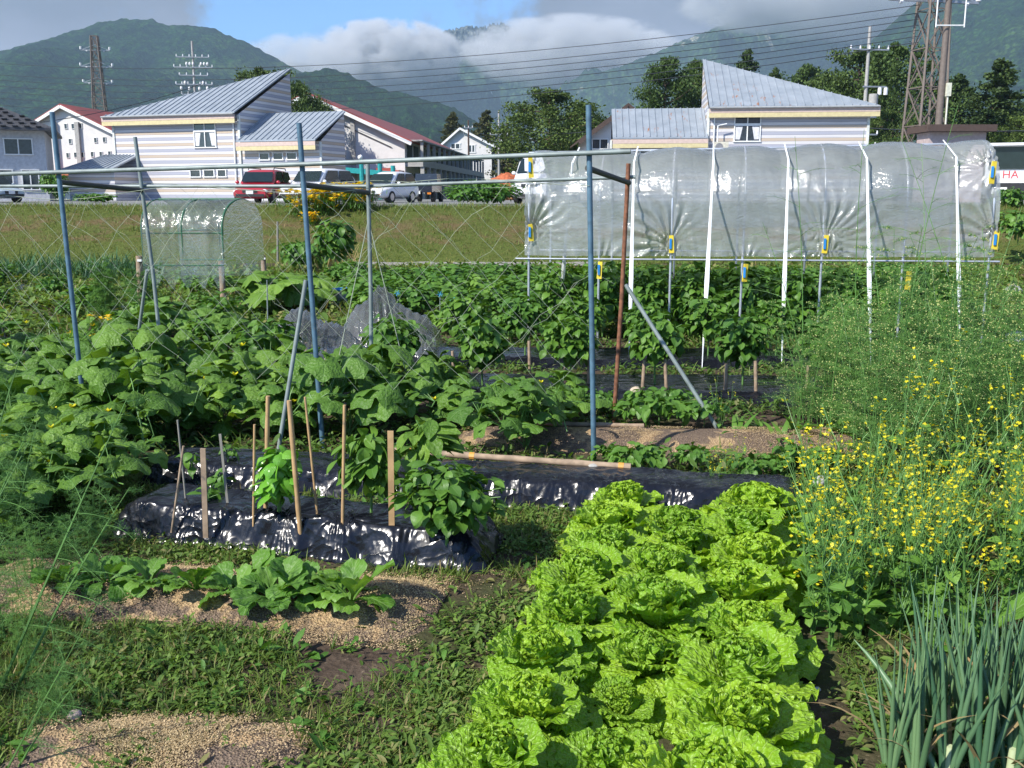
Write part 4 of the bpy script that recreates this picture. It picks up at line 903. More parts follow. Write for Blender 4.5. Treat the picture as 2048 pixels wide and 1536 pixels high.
for a in ((340, 1021, 367, 892, .006, M['wood'], 'thin leaning stake at the left end of the nearest mulch bed'),
          (373, 998, 355, 840, .005, M['greywood'], 'thin twig crossing behind the leaning left stake'),
          (409, 1031, 406, 897, .010, M['wood'], 'short stout board stake, third from the left on nearest mulch'),
          (457, 1004, 440, 868, .005, M['greywood'], 'thin grey twig stake between short board and straight bamboo'),
          (504, 1027, 509, 849, .006, M['bamboo'], 'thin upright bamboo left of the tall thick pair'),
          (528, 1015, 536, 792, .011, M['bamboo'], 'tall thick bamboo stake left of the basil'),
          (600, 1037, 578, 801, .012, M['bamboo'], 'tall thick bamboo stake leaning over right of the basil'),
          (637, 1023, 610, 794, .006, M['bamboo'], 'thin tall bamboo leaning left, right of the thick pair'),
          (683, 1040, 689, 810, .008, M['bamboo'], 'upright bamboo touching the left side of the leafy pepper'),
          (783, 1047, 781, 862, .011, M['bamboo'], 'flat pale board stake between the two near pepper bushes')):
    stake(*a[:4], a[4]*.85, *a[5:7], z=.15, flat=('board' in a[6]))
for i, (a, b_, c, d) in enumerate(((614, 742, 612, 685), (653, 749, 651, 700), (780, 728, 782, 690), (908, 740, 905, 702), (1060, 742, 1058, 682), (1131, 778, 1132, 715), (1178, 786, 1178, 705),
        (1283, 793, 1289, 720), (1336, 795, 1330, 718), (1450, 798, 1453, 728), (1514, 801, 1511, 722), (1610, 803, 1617, 730), (1668, 803, 1667, 760))):
    stake(a, b_, c, d, .013, M['wood'], 'weathered stake on the black mulch of the pepper rows, %s from the left' % ORD[i])
stake(72, 802, 46, 700, .011, M['bamboo'], 'orange bamboo stake leaning among cucumber leaves at far left')
stake(22, 720, 2, 640, .010, M['darkbar'], 'dark leaning stake at the left picture edge')
stake(536, 705, 534, 560, .006, M['greypipe'], 'thin green cane right of the small tunnel, below its film')
stake(555, 530, 555, 443, .02, M['greywood'], 'old grey fence stake at the foot of the bank')
def lying(a, b_, r_, m_, label, z=.14):
    A = np.array(G(*a, z)); B = np.array(G(*b_, z)); o = MB(); k = np.linspace(0, 1, 14)[:, None]; rr = np.full(14, r_); rr[1::3] *= 1.15; o.tube((B-A)*k, rr, 8)
    return tag(o.build('bamboo_pole', m_, None, True, A), label, 'pole')
o = lying((790, 901), (1262, 934), .017, M['wood'], 'old bamboo pole lying along the rear edge of the long mulch bed')
b = MB()
A = np.array(G(790, 901, .14)); B = np.array(G(1262, 934, .14))
for k in (.06, .33, .95): MB().tube([(B-A)*k, (B-A)*(k+.022)], .0195, 8).build('orange_band', simple('orange node', (.55, .27, .05), .5), o)
lying((935, 842), (1288, 852), .014, M['wood'], 'bamboo pole lying on the far edge of the soil ridge', .07)

# ---- clear rain shelter
M['film'] = film_mat('clear polythene film', .60, (.60, .63, .62), .11); M['pipe'] = simple('bright steel hoop', (.55, .58, .62), .35, .6)
M['strap'] = simple('white hold-down strap', (.80, .82, .80), .4); M['yellow'] = simple('yellow tape', (.72, .55, .04), .5); M['bluec'] = simple('blue clip', (.03, .25, .62), .4)
YL, YR = 9.9, 9.1; XL, XR = XA(1058, YL), XA(1990, YR); DEP = 1.5
sh = thing('rain_shelter', (XL, YL, 0), 0, 'long clear plastic rain shelter on steel hoops with white straps', 'shelter')
O_ = np.array([XL, YL, 0.]); LX = np.array([XR-XL, YR-YL, 0]); LL = np.linalg.norm(LX); ex = LX/LL; ey = np.array([-ex[1], ex[0], 0])
def arch(u):
    """u 0 front foot .. 1 rear foot -> (depth, height)"""
    zs_, R_ = 1.42, .52
    tot = [zs_, math.pi*.5*(DEP/2+R_)/1.0, zs_]; s = u*sum(tot)
    if s < tot[0]: return 0., s
    if s < tot[0]+tot[1]: a = (s-tot[0])/tot[1]*math.pi; return DEP/2*(1-math.cos(a)), zs_+R_*math.sin(a)
    return DEP, max(0., zs_-(s-tot[0]-tot[1]))
AU = np.array([arch(u_) for u_ in np.linspace(0, 1, 61)])
fr = [(XA(p, YL+(YR-YL)*(p-1058)/932.)-XL)/(XR-XL) for p in (1058, 1200, 1345, 1490, 1650, 1815, 1990)]
for f_ in fr:
    p = ex*(f_*LL)+AU[:, :1]*ey+np.stack([0*AU[:, 1], 0*AU[:, 1], AU[:, 1]*(1+.035*f_)], -1); MB().tube(p[::2], .0125, 8).build('hoop', M['pipe'], sh, True)
def bar(d, z, r_=.010, e0=-.03, e1=1.02):
    MB().tube([ex*(e0*LL)+ey*d+[0, 0, z], ex*(e1*LL)+ey*d+[0, 0, z*1.03]], r_, 6).build('side_rail', M['pipe'], sh, True)
bar(-.025, .86); bar(DEP+.02, .86); bar(DEP/2, 1.93, .012)
# film: wrinkled sheet over the hoops, pulled together at the clips
clips = [(1062, 465), (1062, 335), (1200, 540), (1343, 488), (1490, 545), (1650, 488), (1815, 560), (1990, 480), (1985, 345)]
def ctrz(px, py):
    f_ = (px-1058)/932.; y_ = YL+(YR-YL)*f_; p_ = P(px, py, y_-.03); return (p_-O_) @ ex, p_[2]
CZ = [ctrz(*c) for c in clips]
ns, nu = 420, 130; s = np.linspace(-.04, LL+.04, ns); u_ = np.linspace(.185, .77, nu); UU = np.array([arch(a_) for a_ in u_])
S_, I_ = np.meshgrid(s, np.arange(nu), indexing='ij'); D_ = UU[I_, 0]; Z_ = UU[I_, 1]; fS = S_/LL
hoops = np.array(fr)*LL; dist = np.min(abs(S_[..., None]-hoops), -1); sag = np.clip(dist/.33, 0, 1)
top = Z_ > 1.5
out = .012+.018*(fbm(S_*3, Z_*2+5, 3)-.5)-.05*sag**2*top
wr = .016*(ridged(S_*1.5+Z_*2.6, Z_*1.6-S_*1.1+3, 4, .6)-.5)+.012*(ridged(S_*7+1.2*Z_, Z_*.9+2, 3, .6)-.5)
for (cs, cz) in CZ:
    dx, dz = S_-cs, (Z_-cz)*1.0; rr = np.sqrt(dx*dx+dz*dz)+1e-3; an = np.arctan2(dz, dx)
    wr = wr+(D_ < .3)*(.016+.030*(np.cos(an) < .35)*(.5+.5*np.sin(an)))*np.sin(an*(21+4*np.sin(cs*7))+5*fbm(S_*3+cs, Z_*3, 2)+3*np.sin(rr*6))*np.exp(-(rr/(.26+.12*np.sin(cs*5)))**2)*np.clip(rr/.06, 0, 1)*(1+.7*np.sin(an+cs*3))
hem = np.clip((1.0-Z_)/.25, 0, 1)*(D_ < .3); wr = wr+.02*hem*np.sin(S_*26+4*fbm(S_*3, Z_*0, 2))
nx_ = np.where(D_ < .01, -1., np.where(D_ > DEP-.01, 1., -np.cos(np.clip(D_/DEP, 0, 1)*math.pi))); nz_ = np.sqrt(np.clip(1-nx_**2, 0, 1))
V = S_[..., None]*ex+(D_+nx_*(out+wr))[..., None]*ey+(Z_*(1+.035*fS)+nz_*(out+wr*.6)-.02*sag*hem)[..., None]*np.array([0, 0, 1.])
b = MB().grid(V); b.build('plastic_film', M['film'], sh, True)
for ax_, tx_, bx_, by_ in ((1140, 312, 1116, 668), (1262, 305, 1258, 722), (1419, 300, 1404, 738), (1567, 297, 1563, 738), (1722, 292, 1742, 745), (1899, 288, 1921, 728)):
    f_ = (ax_-1058)/932.; y_ = YL+(YR-YL)*f_; rp = ex*((XA(ax_, y_+.12)-XL)/(XR-XL)*LL)+ey*DEP*.45+[0, 0, 1.975+.05*f_]
    kn = ex*((rp @ ex))+ey*(-.045)+[0, 0, 1.36]; ft = G(bx_, by_)-O_; ed = ex*(rp @ ex)+ey*.10+[0, 0, 1.80+.04*f_]
    k1 = kn*.5+ed*.5+ey*(-.035)
    P_ = np.array([rp, ed]+[ed*(1-q)+ft*q for q in (.2, .4, .6, .8, 1.)]); ww = np.array([.008, .012, .014, .019, .027, .018, .006])
    tw = np.array([0, 0, .1, .2, .3, .5, .9]); k = np.linspace(0, 6, 25); PP = np.stack([np.interp(k, range(7), P_[:, j]) for j in range(3)], -1); W_ = np.interp(k, range(7), ww)*.8; TW = np.interp(k, range(7), tw)
    sd = np.cos(TW)[:, None]*ex+np.sin(TW)[:, None]*ey; nn = -np.sin(TW)[:, None]*ex+np.cos(TW)[:, None]*ey
    ring = np.stack([PP-sd*W_[:, None], PP-nn*.004, PP+sd*W_[:, None], PP+nn*.004], 1); ring = np.concatenate([ring, ring[:, :1]], 1)
    MB().grid(ring).build('strap', M['strap'], sh)
for i, (cx_, cy_) in enumerate(clips):
    cs, cz = ctrz(cx_, cy_); c = ex*cs+ey*(-.045)+[0, 0, cz]
    o = MB().box(c, (.05, .015, .17 if i not in (1, 8) else .20), top=.85, M=rotm(rnd.uniform(-.3, .3), 0, rnd.uniform(-.08, .08))[0]).build('yellow_tape', M['yellow'], sh)
    if i != 6: MB().box(c+[-.012, -.016, .005], (.022, .010, .10)).build('clip', M['bluec'], o)

# ---- small green-framed tunnel
M['gfilm'] = film_mat('hazy tunnel film', .22, (.55, .62, .58)); M['gpipe'] = simple('green coated hoop', (.03, .12, .06), .4)
YN, YF = 12.3, 13.4; st = thing('mini_tunnel', (XA(278, YN), YN, 0), 0, 'small hazy plastic tunnel on green hoops in front of the bank', 'tunnel'); q0 = np.array([XA(278, YN), YN, 0])
hp = []
for i, (a, b_) in enumerate(((277, 352), (358, 434), (440, 519))):
    A = np.array([XA(a, YN), YN, 0])-q0; B = np.array([XA(b_, YF), YF, 0])-q0; k = np.linspace(0, 1, 25); pts = []
    for kk in k:
        an = kk*math.pi; w_ = .5-.5*math.cos(an)*(1 if .12 < kk < .88 else 1.0); pts.append(A*(1-w_)+B*w_+np.array([0, 0, 1.02+.41*math.sin(an)**.8]))
    pts = [A+[0, 0, .62]]+pts+[B+[0, 0, .62]]; hp.append(np.array(pts)); MB().tube(pts, .013 if i == 2 else .009, 8).build('hoop', M['gpipe'], st, True)
for idx in (0, 1, 13, 25, 26):
    zz = [h_[idx] for h_ in hp]; MB().tube(zz, .009 if idx != 13 else .02, 6).build('long_rail', M['gpipe'], st, True)
MB().tube([hp[2][0]+[0, 0, .1], hp[2][-1]+[0, 0, .1]], .008, 6).build('end_rail', M['gpipe'], st, True); MB().tube([hp[2][1], hp[2][-2]], .008, 6).build('end_rail', M['gpipe'], st, True)
hh = np.array(hp); hh = np.concatenate([hh[:, :1]-[0, 0, .22], hh, hh[:, -1:]-[0, 0, .22]], 1); k = np.linspace(0, 2, 50); j = np.linspace(0, hh.shape[1]-1, 90)
Vf = np.zeros((50, 90, 3))
for c in range(3):
    t1 = np.stack([np.interp(j, np.arange(hh.shape[1]), hh[q, :, c]) for q in range(3)]); Vf[:, :, c] = np.stack([np.interp(k, range(3), t1[:, q]) for q in range(90)], 1)
KK, JJ = np.meshgrid(k, j, indexing='ij'); Vf[..., 2] += .03*(fbm(KK*6, JJ*.5, 3)-.5); Vf[..., 1] += .05*(ridged(KK*5, JJ*.35, 3)-.5)-.012; Vf[..., 2] += (JJ < 1)*.07*np.sin(KK*16)
MB().grid(Vf).build('tunnel_film', M['gfilm'], st, True)
e = hp[2][::1]; c = e.mean(0); MB().add(np.vstack([e+[.02, 0, 0], [c+[.02, 0, 0]]]), [[i, i+1, len(e)] for i in range(len(e)-1)]+[[len(e)-1, 0, len(e)]]).build('end_film', M['gfilm'], st)
for i, (a, t_, bt) in enumerate(((284, 512, 640), (448, 522, 608), (532, 510, 590))):
    f = G(a, bt); tp = P(a-6, t_, f[1]); o = MB().tube([(0, 0, -.1), tp-f], [.045, .038], 7).build('tunnel_post', M['wood'], None, True, f)
    tag(o, ('left', 'middle', 'right')[i]+' weathered wooden post under the small green tunnel', 'post', 'wooden posts under the small tunnel')
    w_ = MB().box(tp-f+[.02, -.04, -.05], (.05, .03, .025)).build('white_tie', M['white'], o)

# ---- loose clear film over a low tunnel
M['lfilm'] = film_mat('loose clear film', .14, (.75, .78, .80), .16)
def lowfilm(px0, px1, Y0, dep, hgt, seed, label):
    X0, X1 = XA(px0, Y0), XA(px1, Y0); n1, n2 = 220, 90; k = np.linspace(0, 1, n1); v = np.linspace(0, 1, n2); K, Vv = np.meshgrid(k, v, indexing='ij')
    H = hgt*(.55+.6*fbm(K*3.1+seed, K*0+seed, 2))*np.sin(np.clip(K*1.04, 0, 1)*math.pi)**.35
    Z = H*np.sin(Vv*math.pi)**.7+.07*(ridged(K*9+seed, Vv*5+K*3, 5, .65)-.55)+.012*np.sin((K*14+Vv*2.5)*6)*np.exp(-((K-.5)/.3)**2)
    o = MB().grid(np.stack([X0+(X1-X0)*K+.05*(fbm(K*5, Vv*4+seed, 2)-.5), Y0+dep*(Vv+.10*(fbm(K*4, Vv+seed, 2)-.5)), Z+.01], -1)).build('loose_film', M['lfilm'], None, True); return tag(o, label, 'film')
lowfilm(478, 672, 7.8, 1.3, .58, 3, 'crumpled clear film draped over a low tunnel left of the blue post')
lowfilm(650, 872, 8.6, 1.2, .62, 9, 'glinting clear film heap right of the blue post, behind the cucumbers')

# ---- small things
def stone(px, py, r_, label, c=(.36, .35, .32), z=0.): return tag(MB().blob((0, 0, 0), (r_, r_*.8, r_*.75), 9, .35, px).build('stone', simple('stone %d' % px, c, .9, bump=.3), None, True, G(px, py, z)+[0, 0, r_*.4]), label, 'stone')
stone(1186, 941, .035, 'pale grey stone at the foot of the right blue post', z=.11); stone(1640, 968, .035, 'flat grey stone on the right end of the long mulch bed', z=.11); stone(1271, 788, .045, 'beige stone on the black mulch behind the rusty post', (.45, .38, .28), .06)
stone(2026, 590, .14, 'grey boulder on the grassy slope at the right edge'); stone(2030, 690, .12, 'whitish stone near the right edge behind the asparagus', (.5, .5, .48))
stone(1632, 1384, .014, 'tiny pale pebble on the path right of the lettuce', (.55, .52, .5)); stone(150, 1436, .022, 'reddish white shell-like pebble in the near left husks', (.5, .38, .36))
bk = thing('bucket', tuple(G(686, 612)), 0, 'grey bucket with bright blue rim behind the clear film', 'bucket')
MB().tube([(0, 0, 0), (0, 0, .22)], [.10, .125], 16).build('pail', simple('grey pail', (.40, .42, .45), .5), bk, True)
a_ = np.linspace(0, 2*math.pi, 20); MB().tube(np.stack([.13*np.cos(a_), .13*np.sin(a_), .225+0*a_], -1), .018, 6, False).build('rim', M['bluec'], bk, True)
for i, (px, py) in enumerate(((795, 586), (880, 588), (906, 600))):
    f = G(px, py+60); tp = P(px, py, f[1]); o = MB(); o.tube([(0, 0, 0), tp-f], .006, 5); o = o.build('marker_cane', M['greypipe'], None, False, f); tag(o, ('left', 'middle', 'right')[i]+' thin cane topped with blue ribbon before the potato patch', 'cane', 'ribbon marker canes')
    b = MB(); c = np.array(tp-f)
    for k in range(6): b.bar(c, c+np.array([.035*math.cos(k*1.1), -.01, .035*math.sin(k*1.1)]), .007, .004)
    b.build('blue_ribbon', simple('cyan ribbon', (.05, .35, .6), .5), o)
# ============================================================ LEAVES
def pinn(nu=5, nv=7, prof=lambda v: np.sin(math.pi*v**.8), w=.4, fold=.15, curl=-.4, wave=.0, wf=6, seed=0, ser=0., frill=0., ff=9, blis=0.):
    """blade along +Y of length 1"""
    r = np.random.default_rng(seed); u = np.linspace(-1, 1, nu); v = np.linspace(0, 1, nv); U, V = np.meshgrid(u, v, indexing='ij')
    W = prof(V)*w*(1+ser*np.sin(V*wf*6.3+1)*(abs(U) > .9)); ph = r.uniform(0, 6.28, 4)
    X = U*W; Z = fold*np.abs(X)+wave*np.sin(V*wf+ph[0])*np.sign(U)*abs(U)**1.5
    if frill:
        s = V*ff*6.28; a = frill*np.clip(abs(U), 0, 1)**3*(V > .12)*prof(V)
        Z = Z+a*(np.sin(s+ph[1]*np.sign(U))+.5*np.sin(s*1.9+ph[2])); X = X+a*.5*np.cos(s*1.3+ph[3])*np.sign(U)
        e = frill*np.clip((V-.8)/.2, 0, 1)**2*np.sin(U*ff*2.2+ph[0]); Z = Z+e
    if blis: Z = Z+blis*(fbm(U*4+seed*7+20, V*6+seed, 3)-.5)*np.clip(1.1-abs(U), 0, 1)**.3
    # bend along the length
    an = curl*V; L = np.concatenate([np.zeros((nu, 1)), np.cumsum(np.diff(V, axis=1)*np.cos((an[:, 1:]+an[:, :-1])/2), 1)], 1)
    H = np.concatenate([np.zeros((nu, 1)), np.cumsum(np.diff(V, axis=1)*np.sin((an[:, 1:]+an[:, :-1])/2), 1)], 1)
    P_ = np.stack([X, L-Z*np.sin(an), H+Z*np.cos(an)], -1)
    i = np.arange(nu-1)[:, None]*nv; j = np.arange(nv-1)[None]; F = np.stack([i+j, i+nv+j, i+nv+j+1, i+j+1], -1).reshape(-1, 4)
    return P_.reshape(-1, 3), F, np.stack([(U+1)/2, V], -1).reshape(-1, 2)
def palm(seed=0, nr=4, na=30, lobe=.14, droop=.22, k=5):
    """five-lobed cucumber leaf, stalk at the origin, tip towards +Y"""
    r = np.random.default_rng(seed); a = np.linspace(-math.pi, math.pi, na+1); rho = np.linspace(0, 1, nr+1)
    R_ = .56*(1+lobe*np.cos(k*a)+.035*np.sin(a*19)+.03*r.normal(size=na+1))*(1-.75*np.exp(-((math.pi-abs(a))/.30)**2))*(1+.12*np.cos(a)); R_[-1] = R_[0]
    RR, A = np.meshgrid(rho, a, indexing='ij'); Rd = RR*R_[None]
    X = np.sin(A)*Rd; Y = np.cos(A)*Rd; dv = np.min(np.abs(((A[..., None]-np.array([-2.45, -1.25, 0, 1.25, 2.45]))+math.pi) % (2*math.pi)-math.pi), -1)*RR
    Z = -droop*RR**2*(.8+.4*np.cos(A*2+seed))+.05*np.sin(A*k+r.uniform(0, 6))*RR**2+.05*np.minimum(dv, .35)*(RR > 0)+.03*(fbm(X*5+seed*3+9, Y*5+7, 3)-.5)
    V = np.stack([X, Y, Z], -1); n = na+1
    i = np.arange(nr)[:, None]*n; j = np.arange(na)[None]; F = np.stack([i+j, i+j+1, i+n+j+1, i+n+j], -1).reshape(-1, 4)
    return V.reshape(-1, 3), F, np.stack([.5+np.minimum(dv, .5), RR], -1).reshape(-1, 2)
def blade(nv=5, w=.03, curl=-.8):
    v = np.linspace(0, 1, nv); an = curl*v; L = np.concatenate([[0], np.cumsum(np.diff(v)*np.cos((an[1:]+an[:-1])/2))]); H = np.concatenate([[0], np.cumsum(np.diff(v)*np.sin((an[1:]+an[:-1])/2))])
    W = w*(1-v**2.2)+.0005; V = np.stack([np.stack([-W, L, H], -1), np.stack([W, L, H], -1)], 0)
    j = np.arange(nv-1); F = np.stack([j, nv+j, nv+j+1, j+1], -1); return V.reshape(-1, 3), F, np.stack(np.meshgrid([0, 1.], v, indexing='ij'), -1).reshape(-1, 2)
U_ = rng.uniform
def scat(mb, leaves, n, pos, az, pitch, roll, sc):
    k = rng.integers(0, len(leaves), n); Rm = rotm(az, pitch, roll); Rm = np.broadcast_to(Rm, (n, 3, 3)); sc = np.broadcast_to(sc, (n,))
    for i, l in enumerate(leaves):
        q = k == i
        if q.any(): mb.inst(l, Rm[q], pos[q], sc[q])

M['lettuce'] = leafmat('lettuce leaf', (.20, .41, .020), (.33, .55, .038), .34, .30, 7, (.40, .58, .12), .45, .7, 90, noisescale=14, blis=75.)
M['cuke'] = leafmat('cucumber leaf', (.078, .185, .020), (.175, .33, .045), .45, .28, 9, (.19, .34, .09), .35, .5, 60, blis=55.)
M['pepper'] = leafmat('pepper leaf', (.055, .15, .02), (.13, .275, .038), .42, .28, 8, (.13, .26, .06), .35, .3)
M['basil'] = leafmat('basil leaf', (.12, .36, .03), (.20, .48, .05), .28, .3, 7, (.16, .38, .05), .5, .3)
M['potato'] = leafmat('potato leaf', (.055, .155, .02), (.14, .28, .045), .5, .25, 0, bump=.1)
M['must'] = leafmat('mustard green leaf', (.10, .25, .03), (.18, .36, .06), .45, .35, 8, (.28, .42, .16), .35, .3, 50, blis=50.)
M['bean'] = leafmat('bean leaf', (.07, .19, .02), (.13, .28, .04), .45, .3, 7, (.2, .33, .09))
M['weed'] = leafmat('weed leaf', (.06, .13, .018), (.17, .28, .05), .6, .3, 0, bump=.1, c3=(.24, .24, .09))
M['grass'] = leafmat('grass blade', (.07, .14, .02), (.18, .26, .05), .6, .3, 0, bump=0, c3=(.30, .25, .11))
M['drygrass'] = leafmat('mown dry grass', (.11, .12, .035), (.22, .17, .08), .7, .25, 0, bump=0, c3=(.27, .20, .11))
M['fern'] = leafmat('asparagus needle', (.07, .20, .035), (.17, .34, .08), .55, .3, 0, bump=0)
M['leek'] = leafmat('leek blade', (.06, .15, .075), (.15, .27, .13), .45, .12, 0, bump=.1, spec=.6, c3=(.42, .30, .14))
M['farleek'] = leafmat('far leek blade', (.05, .14, .06), (.10, .21, .09), .5, .2, 0, bump=0)
M['stem'] = simple('green stem', (.10, .22, .05), .5, var=.25); M['cream'] = simple('pale leaf rib', (.45, .52, .30), .5)
M['flower'] = leafmat('yellow petal', (.62, .58, .015), (.78, .72, .03), .5, .3, 0, bump=0); M['gold'] = leafmat('golden petal', (.78, .50, .01), (.85, .64, .02), .5, .3, 0, bump=0)
M['berry'] = simple('pale asparagus bud', (.42, .45, .16), .5); M['seedling'] = M['bean']
M['onionred'] = simple('red onion skin', (.16, .02, .05), .4); M['dry'] = leafmat('dry stalk', (.25, .17, .08), (.42, .32, .16), .8, .2, 0, bump=0)

# ============================================================ LETTUCE BED
LV = [pinn(19, 21, lambda v: (.16+.95*np.clip(v*1.35, 0, 1)**1.1*np.sqrt(np.clip(1.06-np.clip((v-.55)/.47, 0, 1)**2.4, 0, 1))), .52, .10, c, 0, 6, sd_, 0, .05, 3.6+.4*sd_, .11) for sd_, c in enumerate((-1.3, -1.0, -1.7, -.6, -1.4, -.9))]
LIN = [pinn(15, 15, lambda v: (.30+.8*v**.7*np.sqrt(np.clip(1.05-v**4, 0, 1))), .60, .35, c, 0, 6, 20+sd_, 0, .10, 3.2+.5*sd_, .16) for sd_, c in enumerate((.5, .1, .9))]
def lettuce(seed):
    global rng
    rng = np.random.default_rng(seed); o = thing('lettuce'); b = MB(); n = 20; k = np.arange(n); f = k/n
    az = k*2.4+U_(-.3, .3, n); pit = R(20)+f*R(48)+U_(-.15, .15, n); sc = .205-.05*f+U_(-.02, .02, n)
    pos = np.stack([-np.sin(az)*.02, np.cos(az)*.02, .015+.05*f], -1); scat(b, LV, n, pos, az, pit, U_(-.35, .35, n), sc)
    b.build('outer_leaves', M['lettuce'], o, True); b = MB(); n = 18; k = np.arange(n); f = k/n; az = k*2.4+U_(-.3, .3, n)
    pos = np.stack([-np.sin(az)*.012, np.cos(az)*.012, .06+.045*f], -1); scat(b, LIN, n, pos, az, R(50)+f*R(32)+U_(-.2, .2, n), U_(-.4, .4, n), .15-.05*f)
    b.build('heart_leaves', M['lettuce'], o, True); return Proto(o)
LP = [lettuce(s_) for s_ in (101, 102, 103, 104)]
bx, by = np.array([.255, .967]), np.array([.967, -.255]); org = np.array([-.20, 2.20])
COLN = ['left', 'middle', 'right']
for c in range(3):
    for r_ in range(8):
        if (c, r_) in ((1, 1),): continue
        p = org+by*(.17+.278*c+(.02 if r_ % 2 else -.02))+bx*(.02+.305*r_+(.10 if c == 1 else 0))+rng.uniform(-.02, .02, 2)
        if r_ == 7 and c == 1: continue
        nm = 'curly bright lettuce, %s file of the bed, %s head from the camera' % (COLN[c], ORD[r_])
        o = LP[(c*3+r_) % 4].put((p[0], p[1], ground_z(p[0], p[1])), rnd.uniform(0, 6.28), rnd.uniform(.86, 1.16)*(1.0+.04*(r_ > 4)), nm, 'lettuces in the bright bed'); o['category'] = 'lettuce'
p = G(1240, 1445); o = LP[0].put((p[0], p[1], -.02), 1., .62, 'small yellowish lettuce sunk in the husk gap near the front of the bed', 'lettuces in the bright bed'); o['category'] = 'lettuce'

# ============================================================ CUCUMBERS
PL = [palm(s_, 4, 30, l_, d_) for s_, l_, d_ in ((1, .12, .22), (2, .16, .34), (3, .09, .15), (4, .14, .45))]
def cuke(seed, n, rad, h, ls=.17, stems=True):
    global rng
    rng = np.random.default_rng(seed); o = thing('cucumber_plant'); b = MB(); sb = MB(); a0 = U_(0, 6.28); m = 4; ax = []
    for i in range(m):
        a = a0+i*6.28/m+U_(-.5, .5); L = rad*U_(.7, 1.1); k = np.linspace(0, 1, 7)
        pts = np.stack([np.cos(a)*L*k, np.sin(a)*L*k, h*.45*np.sin(k*2.2)+.03], -1)+rng.normal(0, .015, (7, 3)); sb.tube(pts, .0045, 5); ax.append(pts)
    pos = np.zeros((n, 3)); az = np.zeros(n)
    for i in range(n):
        pts = ax[i % m]; k = U_(0, 6); q = pts[int(k)]; a = U_(0, 6.28); L = U_(.08, .2); tz = h*(U_(.45, 1.0) if i > n*.25 else U_(.15, .5))
        tp = np.array([q[0]+math.cos(a)*L, q[1]+math.sin(a)*L, max(q[2]+.04, tz)]); sb.tube([q, (q+tp)/2+[0, 0, .03], tp], [.0035, .003, .0025], 4, False); pos[i] = tp; az[i] = a-math.pi/2
    # leaves hang from their stalks, faces up and a little to the light
    scat(b, PL, n, pos, az+U_(-.6, .6, n), U_(-.85, .12, n), U_(-.35, .35, n), ls*U_(.5, 1.15, n))
    b.build('leaves', M['cuke'], o, True); sb.build('vines', M['stem'], o)
    fb = MB()
    for i in range(2):
        c = np.array([U_(-rad, rad)*.6, U_(-rad, rad)*.6, h*U_(.5, .95)])
        for j in range(5): fb.inst(pinn(3, 3, lambda v: np.sin(math.pi*(.15+.8*v)), .3, .1, .3), rotm(j*1.257, .5), c[None], .035)
        fb.build('flower', M['flower'], o); fb = MB()
    return Proto(o)
CP = [cuke(s_, n_, r_, h_) for s_, n_, r_, h_ in ((201, 50, .42, .50), (202, 44, .38, .42), (203, 58, .48, .55), (204, 40, .34, .38))]
cn = 0; CL = [  # (px, py of base, scale)
 (-60, 900, 1.05), (90, 905, 1.0), (215, 900, .95), (330, 880, 1.0), (455, 868, .95), (575, 872, .9), (700, 880, .9), (-40, 820, 1.1), (80, 815, 1.0), (195, 822, 1.05), (310, 815, 1.0), (425, 812, 1.05), (540, 808, .95), (655, 815, 1.0), (770, 835, .95), (880, 850, .85),
 (20, 765, 1.0), (140, 768, .95), (250, 765, 1.0), (365, 760, 1.0), (480, 765, .62), (600, 772, .55), (720, 775, .55), (-50, 985, .95), (70, 990, .85), (860, 790, .7), (1050, 905, .78), (985, 862, .85), (1110, 862, .78), (60, 1060, .8), (160, 1010, .7), (-40, 1080, .85), (190, 960, .75)]
CLAB = {26: 'pumpkin-like cucumber clump flopping over the bamboo pole left of the right blue post', 25: 'low cucumber clump between the pepper rows and the big yellow flowers', 27: 'cucumber clump with one very large pale leaf right of centre', 28: 'small cucumber clump beside the right blue post'}
rows = {}
for i, (px, py, s_) in enumerate(CL):
    p = G(px, py); row = 'front' if 845 < py < 950 and i < 16 else 'middle' if i < 16 else 'rear' if i < 23 else 'extra'; rows[row] = rows.get(row, 0)+1
    lab = CLAB.get(i) or ('cucumber vine in the front left tangle beside the fern, %s one' % ORD[rows[row]-1] if row == 'extra' else 'broad-leaved cucumber vine in the %s line of the patch, %s from the left edge' % (row, ORD[rows[row]-1]))
    o = CP[i % 4].put((p[0], p[1], 0), rnd.uniform(0, 6.28), s_*rnd.uniform(.95, 1.08), lab, 'cucumber vines in the left patch'); o['category'] = 'cucumber plant'

